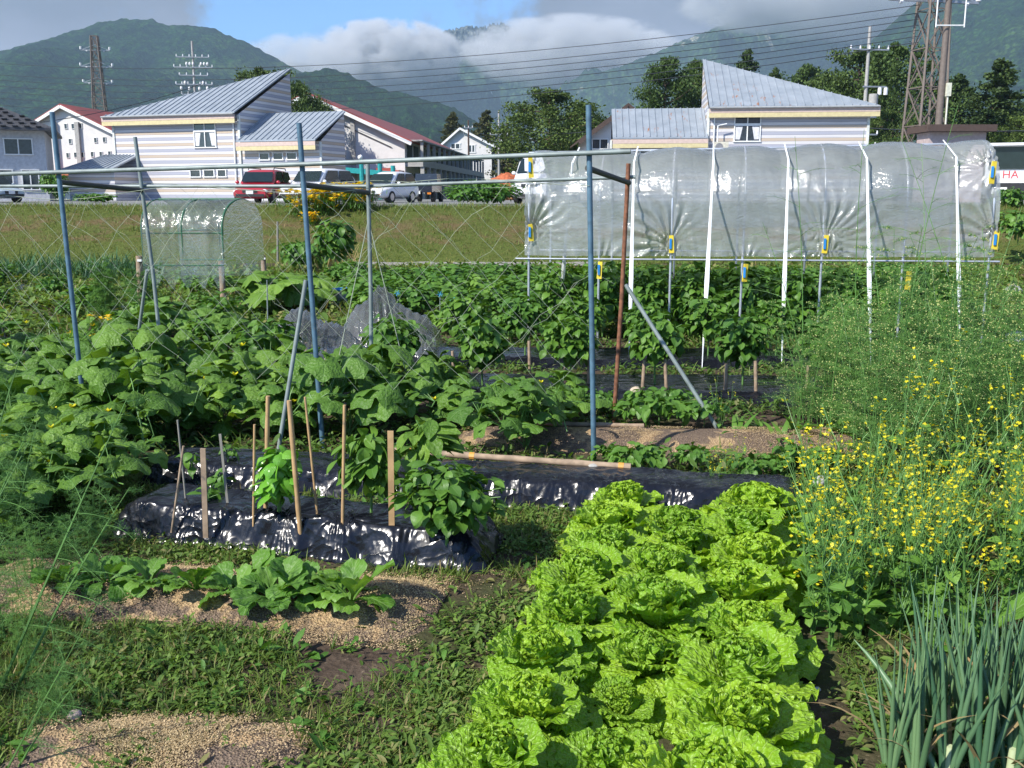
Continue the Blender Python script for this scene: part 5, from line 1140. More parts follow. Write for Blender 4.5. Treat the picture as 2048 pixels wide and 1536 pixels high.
# ============================================================ PEPPERS, BASIL
PV = [pinn(5, 7, lambda v: np.sin(math.pi*np.clip(v*.96+.02, 0, 1)**.85), .30+.03*i, .22, c, .02, 7, i) for i, c in enumerate((-.5, -.9, -.2, -1.2))]
def bush(name, seed, n, rx, rz, zc, ls, m_, leaves, stemr=.008, pit=(-1.0, .35), nb=9):
    global rng
    rng = np.random.default_rng(seed); o = thing(name); b = MB(); sb = MB(); sb.tube([(0, 0, -.02), (U_(-.01, .01), U_(-.01, .01), zc*.7), (0, 0, zc)], [stemr, stemr*.8, stemr*.6], 6)
    tips = []
    for i in range(nb):
        a = i*2.4; q = U_(.3, 1); tp = np.array([math.cos(a)*rx*q, math.sin(a)*rx*q, zc+rz*U_(-.3, .8)*math.sqrt(max(0, 1-q*q*.7))]); sb.tube([(0, 0, zc*U_(.35, .8)), tp*[.5, .5, .9], tp], [stemr*.6, stemr*.45, stemr*.3], 4, False); tips.append(tp)
    d = rng.normal(0, 1, (n, 3)); d /= np.linalg.norm(d, axis=1, keepdims=True); rr = U_(.35, 1, n)[:, None]**.5; pos = d*rr*[rx, rx, rz]+[0, 0, zc]
    tip = np.array(tips)[rng.integers(0, nb, n)]; pos = pos*.62+tip*.38+0; pos[:, 2] = np.maximum(pos[:, 2], .03); az = np.arctan2(d[:, 1], d[:, 0])-math.pi/2+U_(-.7, .7, n)
    scat(b, leaves, n, pos, az, U_(pit[0], pit[1], n), U_(-.5, .5, n), ls*U_(.6, 1.2, n))
    b.build('leaves', m_, o, True); sb.build('stems', M['stem'], o); return o
pp = [Proto(bush('pepper_plant', s_, 300, .23, .26, .36, .088, M['pepper'], PV)) for s_ in (301, 302, 303)]
g_ = 'pepper plants staked in the black mulch'
for i, px in enumerate((545, 790, 965, 1140, 1310, 1484, 1648)):
    p = G(px, 788); o = pp[i % 3].put((p[0], p[1], .05), i*1.7, rnd.uniform(.92, 1.06), 'dark leafy pepper plant in the front staked row, %s from the left' % ORD[i], g_); o['category'] = 'pepper plant'
for i, px in enumerate((930, 1050, 1165, 1290, 1415, 1550, 1680)):
    p = G(px, 727); o = pp[(i+1) % 3].put((p[0], p[1], .05), i*2.1, rnd.uniform(.92, 1.08), 'dark pepper plant in the second row, %s from the left' % ORD[i], g_); o['category'] = 'pepper plant'
def single(fn, px, py, z, lab, cat, sc=1., rz=0.):
    p = G(px, py, z); fn.location = tuple(p); fn.scale = (sc,)*3; fn.rotation_euler = (0, 0, rz); return tag(fn, lab, cat)
single(bush('pepper_plant', 310, 210, .17, .22, .28, .092, M['pepper'], PV, pit=(-1.3, -.1)), 742, 1036, .12, 'tall drooping pepper plant left of the flat pale board stake', 'pepper plant', .88)
single(bush('shiso_bush', 311, 520, .23, .18, .20, .066, M['pepper'], PV, pit=(-.9, .5), nb=16), 893, 1085, .10, 'dense round glossy bush at the right end of the nearest mulch bed', 'bush')
single(bush('eggplant', 312, 46, .12, .14, .24, .12, M['cuke'], PV[:2]), 850, 975, .10, 'small leafy plant on the long mulch behind the two near bushes', 'plant')
BV = [pinn(7, 8, lambda v: np.sin(math.pi*np.clip(v*.94+.04, 0, 1)**.8), .36, -.25, c, 0, 6, i) for i, c in enumerate((-1.3, -1.8, -1.0))]
single(bush('basil_plant', 313, 120, .07, .13, .15, .068, M['basil'], BV, pit=(-.9, .4)), 560, 1036, .12, 'glossy bright basil between the two tall thick bamboo stakes', 'basil', 1.28)
for i, (px, py, lab) in enumerate(((418, 1015, 'tiny seedling behind the short board stake'), (445, 985, 'little leafy seedling left of the grey twig stake'), (385, 950, 'small vine seedling on the long mulch at left'), (455, 930, 'small two-leaf sprout on the rear mulch at left'))):
    single(bush('seedling', 320+i, 12, .05, .06, .07, .06, M['bean'], PV, .003, nb=4), px, py, .12, lab, 'seedling')
# tomatoes under the shelter
tp_ = [Proto(bush('tomato_plant', s_, 330, .30, .42, .48, .115, M['pepper'], PV, .009, nb=16)) for s_ in (331, 332)]
for r_ in range(2):
    for i in range(9):
        f_ = (i+.5)/9; q = O_+ex*(f_*LL)+ey*(.35+.75*r_); o = tp_[(i+r_) % 2].put((q[0], q[1], 0), i*1.3, rnd.uniform(.86, 1.0), 'tomato plant under the clear shelter, %s row, %s from its left end' % (('front', 'rear')[r_], ORD[i]), 'tomato plants under the shelter'); o['category'] = 'tomato plant'
# potatoes
pot = [Proto(bush('potato_plant', s_, 210, .32, .20, .26, .11, M['potato'], PV, .006, pit=(-.5, .6), nb=14)) for s_ in (341, 342, 343)]
for r_ in range(7):
    Y_ = 11.6+r_*.62; xs = np.arange(XA(735-r_*3, Y_), XA(1900, Y_), .52)
    for i, x_ in enumerate(xs):
        o = pot[(i+r_) % 3].put((x_+rnd.uniform(-.06, .06), Y_+rnd.uniform(-.06, .06), 0), rnd.uniform(0, 6.28), rnd.uniform(.8, 1.15), 'bushy potato plant, %s row of the patch, %s from its left end' % (ORD[r_], ORD[min(i, 19)]), 'potato plants before the bank'); o['category'] = 'potato plant'
# low bean row on the far side of the front peppers
bn = [Proto(bush('bean_plant', s_, 70, .16, .08, .11, .07, M['bean'], PV, .004, nb=8)) for s_ in (351, 352)]
for i, (px, py) in enumerate(((1262, 842), (1318, 845), (1365, 850), (1408, 846), (1290, 822), (1350, 826), (1010, 815), (1195, 820), (1150, 812))):
    p = G(px, py, .05); o = bn[i % 2].put((p[0], p[1], p[2]), i*1.9, rnd.uniform(.8, 1.1), 'low fresh green bean plant behind the soil ridge, %s in the line' % ORD[i], 'bean plants by the soil ridge'); o['category'] = 'bean plant'
for i, (px, py) in enumerate(((1000, 690), (1050, 680), (1100, 690), (1145, 682), (960, 702), (1010, 668), (1075, 660), (1120, 665))):
    p = G(px, py, 0); o = bn[i % 2].put((p[0], p[1], p[2]), i*1.9, rnd.uniform(1.3, 1.7), 'light green low plant in the strip before the potatoes, %s of its group' % ORD[i], 'pale low plants before the potatoes'); o['category'] = 'bean plant'
for i, (px, py) in enumerate(((1258, 940), (1300, 935), (1385, 935), (1500, 958), (1545, 950), (1590, 935), (1650, 940), (1215, 925))):
    p = G(px, py, .02); o = bn[i % 2].put((p[0], p[1], p[2]), i*2.9, rnd.uniform(.62, .85), 'young vine seedling on the rear lip of the long mulch, %s from the blue post' % ORD[i], 'vine seedlings behind the long mulch'); o['category'] = 'seedling'
# corn-like seedlings
def tuftpl(name, seed, n, L, w, m_, pit=(.7, 1.4), curl=-1.2, sp=.02):
    global rng
    rng = np.random.default_rng(seed); o = thing(name); b = MB(); bl = [blade(8, w, c) for c in (curl, curl*.5, curl*1.5)]
    pos = np.concatenate([rng.normal(0, sp, (n, 2)), np.zeros((n, 1))], 1); scat(b, bl, n, pos, U_(0, 6.28, n), U_(pit[0], pit[1], n), U_(-.3, .3, n), L*U_(.6, 1.1, n)); b.build('leaves', m_, o, True); return o
cs_ = Proto(tuftpl('corn_seedling', 361, 8, .22, .09, M['bean'], (.6, 1.3), -1.4))
for i, (px, py) in enumerate(((1475, 868), (1525, 862), (1600, 868), (1660, 862), (1560, 880), (1700, 872))):
    p = G(px, py, .04); o = cs_.put(tuple(p), i*1.7, rnd.uniform(.85, 1.25), 'broad-bladed young corn plant along the husk ridge, %s from the brace' % ORD[i], 'young corn along the husk ridge'); o['category'] = 'corn'
# ============================================================ MUSTARD GREENS ROW
MV = [pinn(9, 11, lambda v: (.10+.95*np.clip((v-.28)/.5, 0, 1)**.8*np.sqrt(np.clip(1.03-np.clip((v-.6)/.42, 0, 1)**2.2, 0, 1))), .36, .12, c, 0, 6, 40+i, .10, .045, 3., .10) for i, c in enumerate((-1.1, -.6, -1.6))]
def rosette(name, seed, n, L, m_, V_, pit=(.35, 1.25)):
    global rng
    rng = np.random.default_rng(seed); o = thing(name); b = MB(); k = np.arange(n); az = k*2.4+U_(-.3, .3, n); scat(b, V_, n, np.stack([-np.sin(az)*.01, np.cos(az)*.01, 0*az+.005], -1), az, U_(pit[0], pit[1], n), U_(-.4, .4, n), L*U_(.65, 1.15, n)); b.build('leaves', m_, o, True); return o
mg = [Proto(rosette('mustard_green', 370+i, 15, .165, M['must'], MV)) for i in range(3)]
for i, (px, py, s_) in enumerate(((215, 1165, .85), (300, 1172, .7), (392, 1180, .8), (470, 1190, .75), (545, 1198, .9), (605, 1190, .85), (700, 1205, 1.1), (130, 1168, .7), (505, 1165, .7), (650, 1185, .65))):
    p = G(px, py, .07); o = mg[i % 3].put(tuple(p), i*1.4, s_, 'light green mustard plant on the near husk ridge, %s of the row' % ORD[i] if i != 6 else 'largest mustard plant at the right end of the near husk ridge', 'mustard greens on the near ridge'); o['category'] = 'mustard green'
single(rosette('radish_plant', 380, 12, .26, M['must'], MV, (.2, 1.2)), 1700, 1225, 0, 'pale blotched lobed plant between lettuce bed and yellow flowers', 'plant')
single(rosette('radish_plant', 381, 10, .24, M['must'], MV, (.2, 1.2)), 1960, 1290, 0, 'lobed leafy plant among the leek tops at the right edge', 'plant')
single(rosette('dock_plant', 382, 14, .20, M['must'], MV, (.4, 1.2)), 1830, 1130, 0, 'big dull green leafy weed in the midst of the yellow flowers', 'weed')
dl = MB(); dl.inst(MV[0], rotm(.4, .1), np.array([[0, 0, .03]]), .09); tag(dl.build('fallen_leaf', simple('rusty dead leaf', (.35, .10, .03), .8), None, True, G(1552, 1205)), 'rust brown dead leaf at the right rim of the lettuce bed', 'leaf')
# ============================================================ FLOWERING MUSTARD
petal = pinn(3, 3, lambda v: .35+.9*v, .42, .05, -.3)
def flowering(seed, h, ns=5, fl=16):
    global rng
    rng = np.random.default_rng(seed); o = thing('flowering_mustard'); sb = MB(); fb = MB(); lb = MB(); fp = []
    for i in range(ns):
        a = U_(0, 6.28); le = U_(.08, .28)*h; hh = h*U_(.65, 1.05); k = np.linspace(0, 1, 7); pts = np.stack([np.cos(a)*le*k**1.4, np.sin(a)*le*k**1.4, hh*k], -1)+rng.normal(0, .006, (7, 3)); sb.tube(pts, np.linspace(.0035, .0012, 7), 4, False)
        for q in range(3):
            s_ = pts[3+q]; e_ = s_+np.array([U_(-.09, .09), U_(-.09, .09), U_(.08, .2)]); sb.tube([s_, (s_+e_)/2+[.0, 0, -.01], e_], [.0018, .0014, .001], 3, False); fp.append(e_)
        fp.append(pts[-1])
        for q in range(9):
            c = pts[rng.integers(1, 7)]; e_ = c+np.array([U_(-.03, .03), U_(-.03, .03), U_(.01, .04)]); sb.tube([c, e_], .0011, 3, False)
        n = 5; scat(lb, PV, n, pts[rng.integers(0, 4, n)], U_(0, 6.28, n), U_(-.2, .9, n), U_(-.5, .5, n), U_(.03, .08, n))
    C = []
    for e_ in fp:
        for q in range(rng.integers(1, 7)): C.append(e_+np.array([U_(-.012, .012), U_(-.012, .012), U_(-.06, .012)]))
    C = np.array(C); n = len(C); bz = U_(0, 6.28, n); tl = U_(-.9, 1.2, n)
    BR = rotm(bz, tl)
    for j in range(4): fb.inst(petal, BR @ rotm(j*math.pi/2, .25)[0], C, U_(.005, .0085, n))
    sb.build('stems', M['stem'], o); lb.build('leaves', M['must'], o, True); fb.build('blossoms', M['flower'], o); return o
fm = [Proto(flowering(400+i, h_, 6)) for i, h_ in enumerate((.62, .56, .70, .5))]
r = np.random.default_rng(77); FPX_ = []
for i in range(34):
    FPX_.append((1625+(i % 9)*52+r.uniform(-22, 22), 1105+(i//9)*58+r.uniform(-20, 20)))
FPX_ += [(1795, 1010), (1905, 1000), (2035, 1010), (2060, 1180)]
for i, (px, py) in enumerate(FPX_):
    p = G(px, py); tall = i > 33
    lab = 'tallest yellow mustard spike reaching above the flower mass, %s from the left' % ORD[i-34] if tall else 'yellow flowering mustard clump, %s rank from the back, %s from the lettuce side' % (ORD[i//9], ORD[i % 9])
    o = fm[i % 4].put((p[0], p[1], 0), r.uniform(0, 6.28), (1.15 if tall else r.uniform(.80, 1.02)), lab, 'flowering mustard at the right'); o['category'] = 'mustard'
for i, (px, py, s_, lab) in enumerate(((1428, 1000, .42, 'small yellow mustard in front of the long mulch, left of the lettuce top'), (1455, 985, .5, 'slim mustard stalk growing out behind the top of the lettuce bed'), (1440, 870, .5, 'little yellow mustard at the foot of the steel brace'), (1368, 858, .35, 'tiny yellow flower stalk among the bean seedlings'))):
    p = G(px, py); o = fm[i].put((p[0], p[1], 0), i, s_, lab, 'flowering mustard at the right'); o['category'] = 'mustard'
# ============================================================ LEEKS
def leek(seed, n=9, L=.46):
    global rng
    rng = np.random.default_rng(seed); o = thing('leek_plant'); b = MB()
    for i in range(n):
        a = U_(0, 6.28); tl = U_(.04, .35); l_ = L*U_(.6, 1.1); k = np.linspace(0, 1, 9); bend = tl*k**1.3*l_
        pts = np.stack([np.cos(a)*(.012+bend), np.sin(a)*(.012+bend), l_*k*math.cos(tl*.6)], -1); rr = .0072*np.sin(np.clip(.35+k*.75, 0, 1)*math.pi*.98)**.6+.001; b.tube(pts, rr*(1-.5*k**3), 8, True)
    b.build('leaves', M['leek'], o, True)
    d_ = MB()
    scat(d_, [blade(7, .028, -.9), blade(7, .02, -1.6)], 3, np.zeros((3, 3))+[0, 0, .04], U_(0, 6.28, 3), U_(.7, 1.4, 3), 0*U_(0, 1, 3), U_(.15, .36, 3)); d_.build('dry_leaves', M['dry'], o)
    MB().tube([(0, 0, -.01), (0, 0, .09)], [.014, .011], 10).build('shaft', M['cream'], o, True); return o
lk = [Proto(leek(500+i)) for i in range(3)]
for i, (px, py, s_) in enumerate(((1745, 1525, .85), (1800, 1545, 1.), (1860, 1530, 1.0), (1925, 1550, 1.05), (1985, 1535, 1.0), (2045, 1550, 1.0), (1770, 1470, .8), (1840, 1460, .9), (1900, 1470, 1.), (1965, 1465, 1.), (2030, 1470, 1.), (1815, 1395, .85), (1885, 1400, .9), (1955, 1400, .95), (2035, 1400, .95))):
    p = G(px+35, py+25); o = lk[i % 3].put((p[0], p[1], 0), i*1.3, s_, 'blue-green leek at the bottom right, %s rank from the camera, %s from the left' % (('nearest', 'second', 'third')[0 if i < 6 else 1 if i < 11 else 2], ORD[i if i < 6 else i-6 if i < 11 else i-11]), 'leeks at the bottom right'); o['category'] = 'leek'
A = G(1880, 1560); B = P(1708, 1280, A[1]+.25); k = np.linspace(0, 1, 8)[:, None]
tag(MB().tube((B-A)*k+[0, 0, .0]+np.array([0, 0, .04])*np.sin(k*3.1), np.array([.010, .011, .011, .010, .009, .007, .005, .001]), 8).build('leek_leaf', M['leek'], None, True, A), 'single long leek leaf leaning far out to the left', 'leek')
b = MB()
for i, (px, py) in enumerate(((1855, 1425), (1925, 1370))):
    tag(MB().blob((0, 0, 0), (.016, .016, .03), 9, .05).build('onion_head', M['onionred'], None, True, P(px, py, 2.75)), ('left', 'right')[i]+' dark red onion bud among the leek leaves', 'onion')
# ============================================================ ASPARAGUS
needle = (np.array([[-.05, 0, 0], [.05, 0, 0], [0, 1, 0]]), np.array([[0, 1, 2]]), np.array([[0, 0], [1, 0], [.5, 1.]]))
def asparagus(seed, h, ns, low=.2, dens=1.0, berries=0, nl=.022, spread=.35, nw=1., thick=.005):
    global rng
    rng = np.random.default_rng(seed); o = thing('asparagus_fern'); sb = MB(); nb_ = MB(); bb = MB(); NP = []; NA = []
    for i in range(ns):
        a = U_(0, 6.28); le = U_(.05, spread)*h; hh = h*U_(.7, 1.05); k = np.linspace(0, 1, 12); c0_ = rng.normal(0, .05, 2)
        pts = np.stack([c0_[0]+np.cos(a)*le*k**1.6, c0_[1]+np.sin(a)*le*k**1.6, hh*k], -1); sb.tube(pts, np.linspace(thick, .0012, 12), 5, False)
        nbr = int(22*dens)
        for j in range(nbr):
            f = low+(1-low)*(j+U_())/nbr; s_ = np.array([np.interp(f, k, pts[:, c]) for c in range(3)]); L = (.42*(1-f)**.6+.07)*h*.62*U_(.6, 1.1); b_ = j*2.4+U_(-.4, .4)
            kk = np.linspace(0, 1, 6); br = s_+np.stack([np.cos(b_)*L*kk, np.sin(b_)*L*kk, L*(.45*kk-.30*kk**2)], -1); sb.tube(br, np.linspace(.0016, .0006, 6), 3, False)
            for q in range(int(9*dens)+2):
                g1 = U_(.15, 1); s2 = np.array([np.interp(g1, kk, br[:, c]) for c in range(3)]); l2 = L*.30*(1.1-g1*.5); c_ = b_+U_(-1.4, 1.4); e2 = s2+l2*np.array([math.cos(c_), math.sin(c_), U_(-.2, .5)]); sb.tube([s2, e2], .0005*nw, 3, False)
                m = int(9*dens); t_ = U_(0, 1, m)[:, None]; NP.append(s2+(e2-s2)*t_+rng.normal(0, .004, (m, 3)))
                if berries and U_() < berries: bb.blob(tuple(e2), (.0042,)*3, 4, 0)
    NP = np.concatenate(NP); n = len(NP); nb_.inst(needle, rotm(U_(0, 6.28, n), U_(-.6, 1.3, n)), NP, np.stack([U_(.6, 1.2, n)*nl*nw, U_(.6, 1.2, n)*nl, np.ones(n)*nl], -1))
    sb.build('stems', M['stem'], o); nb_.build('needles', M['fern'], o)
    if berries: tag(bb.build('buds', M['berry'], o), kind='stuff')
    return o
af = [Proto(asparagus(600, 1.35, 8, .12, 1.0, .30)), Proto(asparagus(601, 1.15, 9, .10, 1.05, .35))]
for i, (px, py, s_) in enumerate(((1600, 850, .6), (1680, 850, .8), (1640, 868, .72), (1715, 905, .9), (1745, 950, .7), (1835, 960, .75), (1930, 960, .8), (2030, 970, .8), (1790, 880, 1.0), (1860, 915, 1.05), (1935, 890, 1.0), (2010, 920, 1.0), (1760, 835, .85), (1900, 840, .85), (1990, 835, .8))):
    p = G(px, py); o = af[i % 2].put((p[0], p[1], 0), i*1.9, s_, 'feathery asparagus with pale buds right of the soil ridge, %s of the thicket' % ORD[i], 'asparagus thicket at the right'); o['category'] = 'asparagus'
wsp = [Proto(asparagus(610+i, 1.9, 2, .45, .42, .0, .012, .30)) for i in range(2)]
for i, (px, py) in enumerate(((1700, 890), (1800, 900), (1880, 895), (1960, 890), (1600, 850))):
    p = G(px, py); o = wsp[i % 2].put((p[0], p[1], 0), i*2.3, .98, 'tall nearly bare asparagus shoot waving before the shelter film, %s from the left' % ORD[i] if i < 4 else 'tall asparagus shoot leaning furthest left across the shelter', 'bare asparagus shoots at the right'); o['category'] = 'asparagus'
    o.rotation_euler = (R((3, -4, 2, 5, 2)[i]), R((-14, -9, 3, 8, -10)[i]), i*1.0)
nf = [Proto(asparagus(620, 1.0, 2, .22, .8, 0, .024, .12, .7, .006)), Proto(asparagus(621, .85, 2, .15, .8, 0, .024, .25, .7, .004))]
for i, (px, py, s_, rx_, ry_) in enumerate(((-30, 1400, 1.0, -6, 24), (-170, 1330, 1.0, -5, 22), (-120, 1180, 1.05, 0, 20), (20, 1120, .8, 0, 8), (-60, 1010, .9, 0, 10), (-230, 1500, .9, 0, 26), (-10, 1560, .55, 0, 30))):
    p = G(px, py); o = nf[i % 2].put((p[0], p[1], 0), 0, s_, 'wispy asparagus frond leaning in from the left edge, %s one' % (ORD[i]), 'asparagus fronds at the left edge'); o['category'] = 'asparagus'; o.rotation_euler = (R(rx_), R(ry_), 0)
gf2 = [Proto(asparagus(640, .8, 7, .06, 1.0, 0, .022, .35, .8)), Proto(asparagus(641, .7, 8, .05, 1.0, 0, .020, .4, .8))]
for i, (px, py, s_) in enumerate(((-60, 1150, .8), (60, 1200, .5), (-40, 1290, .6), (150, 1150, .42), (-60, 1060, .8), (-50, 1420, .45), (60, 1330, .34), (195, 1095, .45), (110, 1440, .3))):
    p = G(px, py); o = gf2[i % 2].put((p[0], p[1], 0), i*1.7, s_, 'soft bushy asparagus fern in the left foreground tangle, %s one' % ORD[i], 'bushy asparagus in the left foreground'); o['category'] = 'asparagus'
single(asparagus(630, .6, 9, .05, 1.0, 0, .03, .3), 215, 640, 0, 'round fluffy green asparagus bush in the left middle distance', 'asparagus', 1.25)
single(asparagus(631, .6, 9, .05, 1.0, 0, .03, .3), 290, 650, 0, 'fluffy green bush beside the left wooden tunnel post', 'asparagus', 1.1)
# ============================================================ MIDDLE DISTANCE
lc = Proto(tuftpl('leek_clump', 701, 40, .55, .022, M['farleek'], (.7, 1.5), -.7, .14))
for i in range(30):
    px = -40+ (i % 15)*23+rnd.uniform(-6, 6); Y_ = 17.2+(i//15)*1.6; x_ = XA(px, Y_); o = lc.put((x_, Y_, 0), i*1.1, rnd.uniform(.85, 1.15), 'upright blue-green leek tuft below the bank, %s row, %s from the left' % (('front', 'rear')[i//15], ORD[i % 15]), 'leek tufts at the foot of the bank'); o['category'] = 'leek'
ZV = [palm(30+i, 4, 30, .30, .25, 7) for i in range(2)]
def zuc(seed):
    global rng
    rng = np.random.default_rng(seed); o = thing('zucchini_plant'); b = MB(); sb = MB(); n = 16; az = np.arange(n)*2.4; L = U_(.15, .38, n); pos = np.stack([np.cos(az)*L, np.sin(az)*L, U_(.25, .5, n)], -1)
    for p in pos: sb.tube([(0, 0, 0), p*[.6, .6, .7], p], .007, 5, False)
    scat(b, ZV, n, pos, az-1.57, U_(-.5, .4, n), U_(-.3, .3, n), U_(.25, .38, n)); b.build('leaves', M['cuke'], o, True); sb.build('stalks', M['stem'], o); return o
zp = Proto(zuc(711))
for i, (px, py, s_) in enumerate(((545, 628, 1.1), (600, 618, 1.0), (455, 690, .7), (900, 668, .6), (330, 680, .9), (190, 730, .7))):
    p = G(px, py); o = zp.put((p[0], p[1], 0), i*1.3, s_, 'grey-green spiky zucchini plant beyond the cucumbers, %s one' % ORD[i], 'zucchini beyond the cucumbers'); o['category'] = 'zucchini'
mb2 = [Proto(bush('leafy_vegetable', 720+i, 160, .32, .24, .28, .12, (M['potato'], M['bean'])[i], PV, .006, pit=(-.6, .7), nb=12)) for i in range(2)]
r = np.random.default_rng(31)
spots = [(r.uniform(-40, 720), r.uniform(600, 700)) for _ in range(24)]+[(r.uniform(300, 640), r.uniform(560, 612)) for _ in range(9)]+[(r.uniform(640, 745), r.uniform(548, 600)) for _ in range(8)]+[(r.uniform(-40, 130), r.uniform(560, 600)) for _ in range(5)]
spots.sort(key=lambda q: -q[1]); sn = 0
for i, (px, py) in enumerate(spots):
    p = G(px, py)
    if 470 < px < 880 and 585 < py < 720: continue
    o = mb2[i % 2].put((p[0], p[1], 0), i*1.3, r.uniform(.45, .9), 'leafy vegetable among weeds in the left middle distance, %s nearest to the camera' % ORD[sn], 'mixed vegetables in the left middle distance'); o['category'] = 'vegetable'; sn += 1
# golden flowers on top of the bank and near the cucumbers
def golden(seed, h, n, nfl, rad, fs=.075):
    global rng
    rng = np.random.default_rng(seed); o = thing('golden_flower_bush'); b = MB(); fb = MB(); bl = [blade(5, .05, c) for c in (-.8, -.3)]
    pos = np.stack([rng.normal(0, rad, n), rng.normal(0, rad*.6, n), U_(0, h*.75, n)], -1); scat(b, bl, n, pos, U_(0, 6.28, n), U_(.1, 1.4, n), U_(-.4, .4, n), U_(.10, .24, n)); b.build('foliage', M['bean'], o)
    C = np.stack([rng.normal(0, rad, nfl), rng.normal(0, rad*.6, nfl), U_(h*.35, h*1.02, nfl)], -1)
    for j in range(6): fb.inst(petal, rotm(U_(0, 6.28, nfl)*0+j*1.047+C[:, 0]*9, U_(-.2, .8, nfl)), C, np.full(nfl, fs))
    fb.build('blossoms', M['gold'], o); return o
gf = Proto(golden(731, .66, 900, 120, .33))
for i, (px, s_) in enumerate(((622, .95), (650, .7), (690, .95), (722, .85))):
    o = gf.put((XA(px, 24.3), 24.3-.5*(i == 0), bank_z(np.array(0.), np.array(24.3-.5*(i == 0)))-.06), i*1.5, s_, 'golden yellow flower bush on the bank top before the white cars, %s from the left' % ORD[i], 'golden flower bushes on the bank'); o['category'] = 'flowers'
o = gf.put(tuple(G(625, 505)*[1, 1, 0]+[0, 0, .1]), 2, .5, 'few golden flowers trailing lower on the bank slope', 'golden flower bushes on the bank'); o['category'] = 'flowers'; o.location = (XA(618, 23.3), 23.3, .75)
single(golden(732, .30, 60, 9, .10, .03), 185, 705, .30, 'small orange-yellow flower cluster above the cucumbers at left', 'flowers')
# tall weeds and dry stalks
wd = tuftpl('dry_grass_clump', 741, 90, .75, .012, M['dry'], (.9, 1.5), -.5, .25); single(wd, 690, 548, 0, 'straw-coloured dry grass clump behind the bucket', 'grass clump')
single(bush('tall_weed', 742, 260, .30, .42, .62, .16, M['potato'], PV, .01, nb=14), 672, 556, 0, 'tall dark weed standing before the bank left of the centre pipe', 'weed', 1.15)
single(bush('tall_weed', 743, 200, .45, .30, .40, .15, M['bean'], PV, .01, nb=14), 600, 548, 0, 'spreading green weed right of the small tunnel', 'weed', 1.1)
bkud = bush('kudzu_bush', 744, 1500, 1.5, .55, .55, .22, M['bean'], PV, .02, pit=(-.6, .6), nb=26); bkud.location = (XA(968, 40), 40, LOT-.05); bkud.scale = (1.15, .8, 1.0); tag(bkud, 'sprawling green creeper bush on the far side of the car park', 'bush')
bk2 = bush('kudzu_bush', 745, 700, .8, .4, .4, .2, M['bean'], PV, .02, pit=(-.6, .6), nb=20); bk2.location = (XA(190, 50), 50, LOT-.05); bk2.scale = (1.3, 1, .7); tag(bk2, 'low shrub at the foot of the striped lean-to', 'bush')
bk3 = bush('fern_bush', 746, 700, .9, .6, .6, .2, M['potato'], PV, .02, pit=(-.6, .6), nb=20); bk3.location = (XA(110, 56), 56, LOT-.05); bk3.scale = (1., 1, 1.6); tag(bk3, 'dark climbing bush between tiled house and lean-to', 'bush')
for i, (px, Y_, zz, s_) in enumerate(((2020, 24.5, 1.1, .9), (2045, 21, .5, 1.1), (1995, 26, 1.05, .6))):
    q = bush('slope_shrub', 750+i, 300, .5, .35, .35, .14, M['potato'], PV, .01, nb=16); q.location = (XA(px, Y_), Y_, zz); q.scale = (s_,)*3; tag(q, ('green', 'dense dark', 'low')[i]+' shrub on the slope at the right edge, '+('below the truck plate', 'beside the boulder', 'next to the last hoop')[i], 'shrub')

# ============================================================ GROUND COVER (stuff)
def insegment(px_poly, X, Y): return 0
def mask_beds(X, Y):
    """1 where weeds may grow"""
    ok = np.ones(len(X), bool)
    def inbed(A, B, w_, m=0.):
        A = np.array(A)[:2]; B = np.array(B)[:2]; L = np.linalg.norm(B-A); e1 = (B-A)/L; e2 = np.array([-e1[1], e1[0]]); s = (X-A[0])*e1[0]+(Y-A[1])*e1[1]; t_ = (X-A[0])*e2[0]+(Y-A[1])*e2[1]
        return (s > -m) & (s < L+m) & (t_ > -m) & (t_ < w_+m)
    for A, B, w_ in ((G(205, 1076), G(965, 1148), .44), (G(262, 978), G(1640, 1058), .48), (G(560, 806), G(1760, 815), 1.05), (G(540, 735), G(1720, 742), .95)): ok &= ~inbed(A, B, w_, -.03)
    ok &= ~(inbed(np.array([-.18, 2.1]), np.array([-.18, 2.1])+by*1.0, 2.4))
    soil = np.zeros(len(X), bool)
    for A, B, w_, h_, s_ in RDG[:2]: soil |= inbed(A, B, w_, -.02)
    soil |= inbed(RDG[2][0], RDG[2][1], .40, -.02) & (fbm(X*3, Y*3, 3) < .62)
    return ok, soil
OVW = [pinn(3, 4, lambda v: np.sin(math.pi*np.clip(v*.95+.02, 0, 1)), .19, .25, c, 0, 6, i) for i, c in enumerate((-.6, -1.2, .0))]
GB = [blade(5, .035, c) for c in (-1.0, -1.8, -.3)]
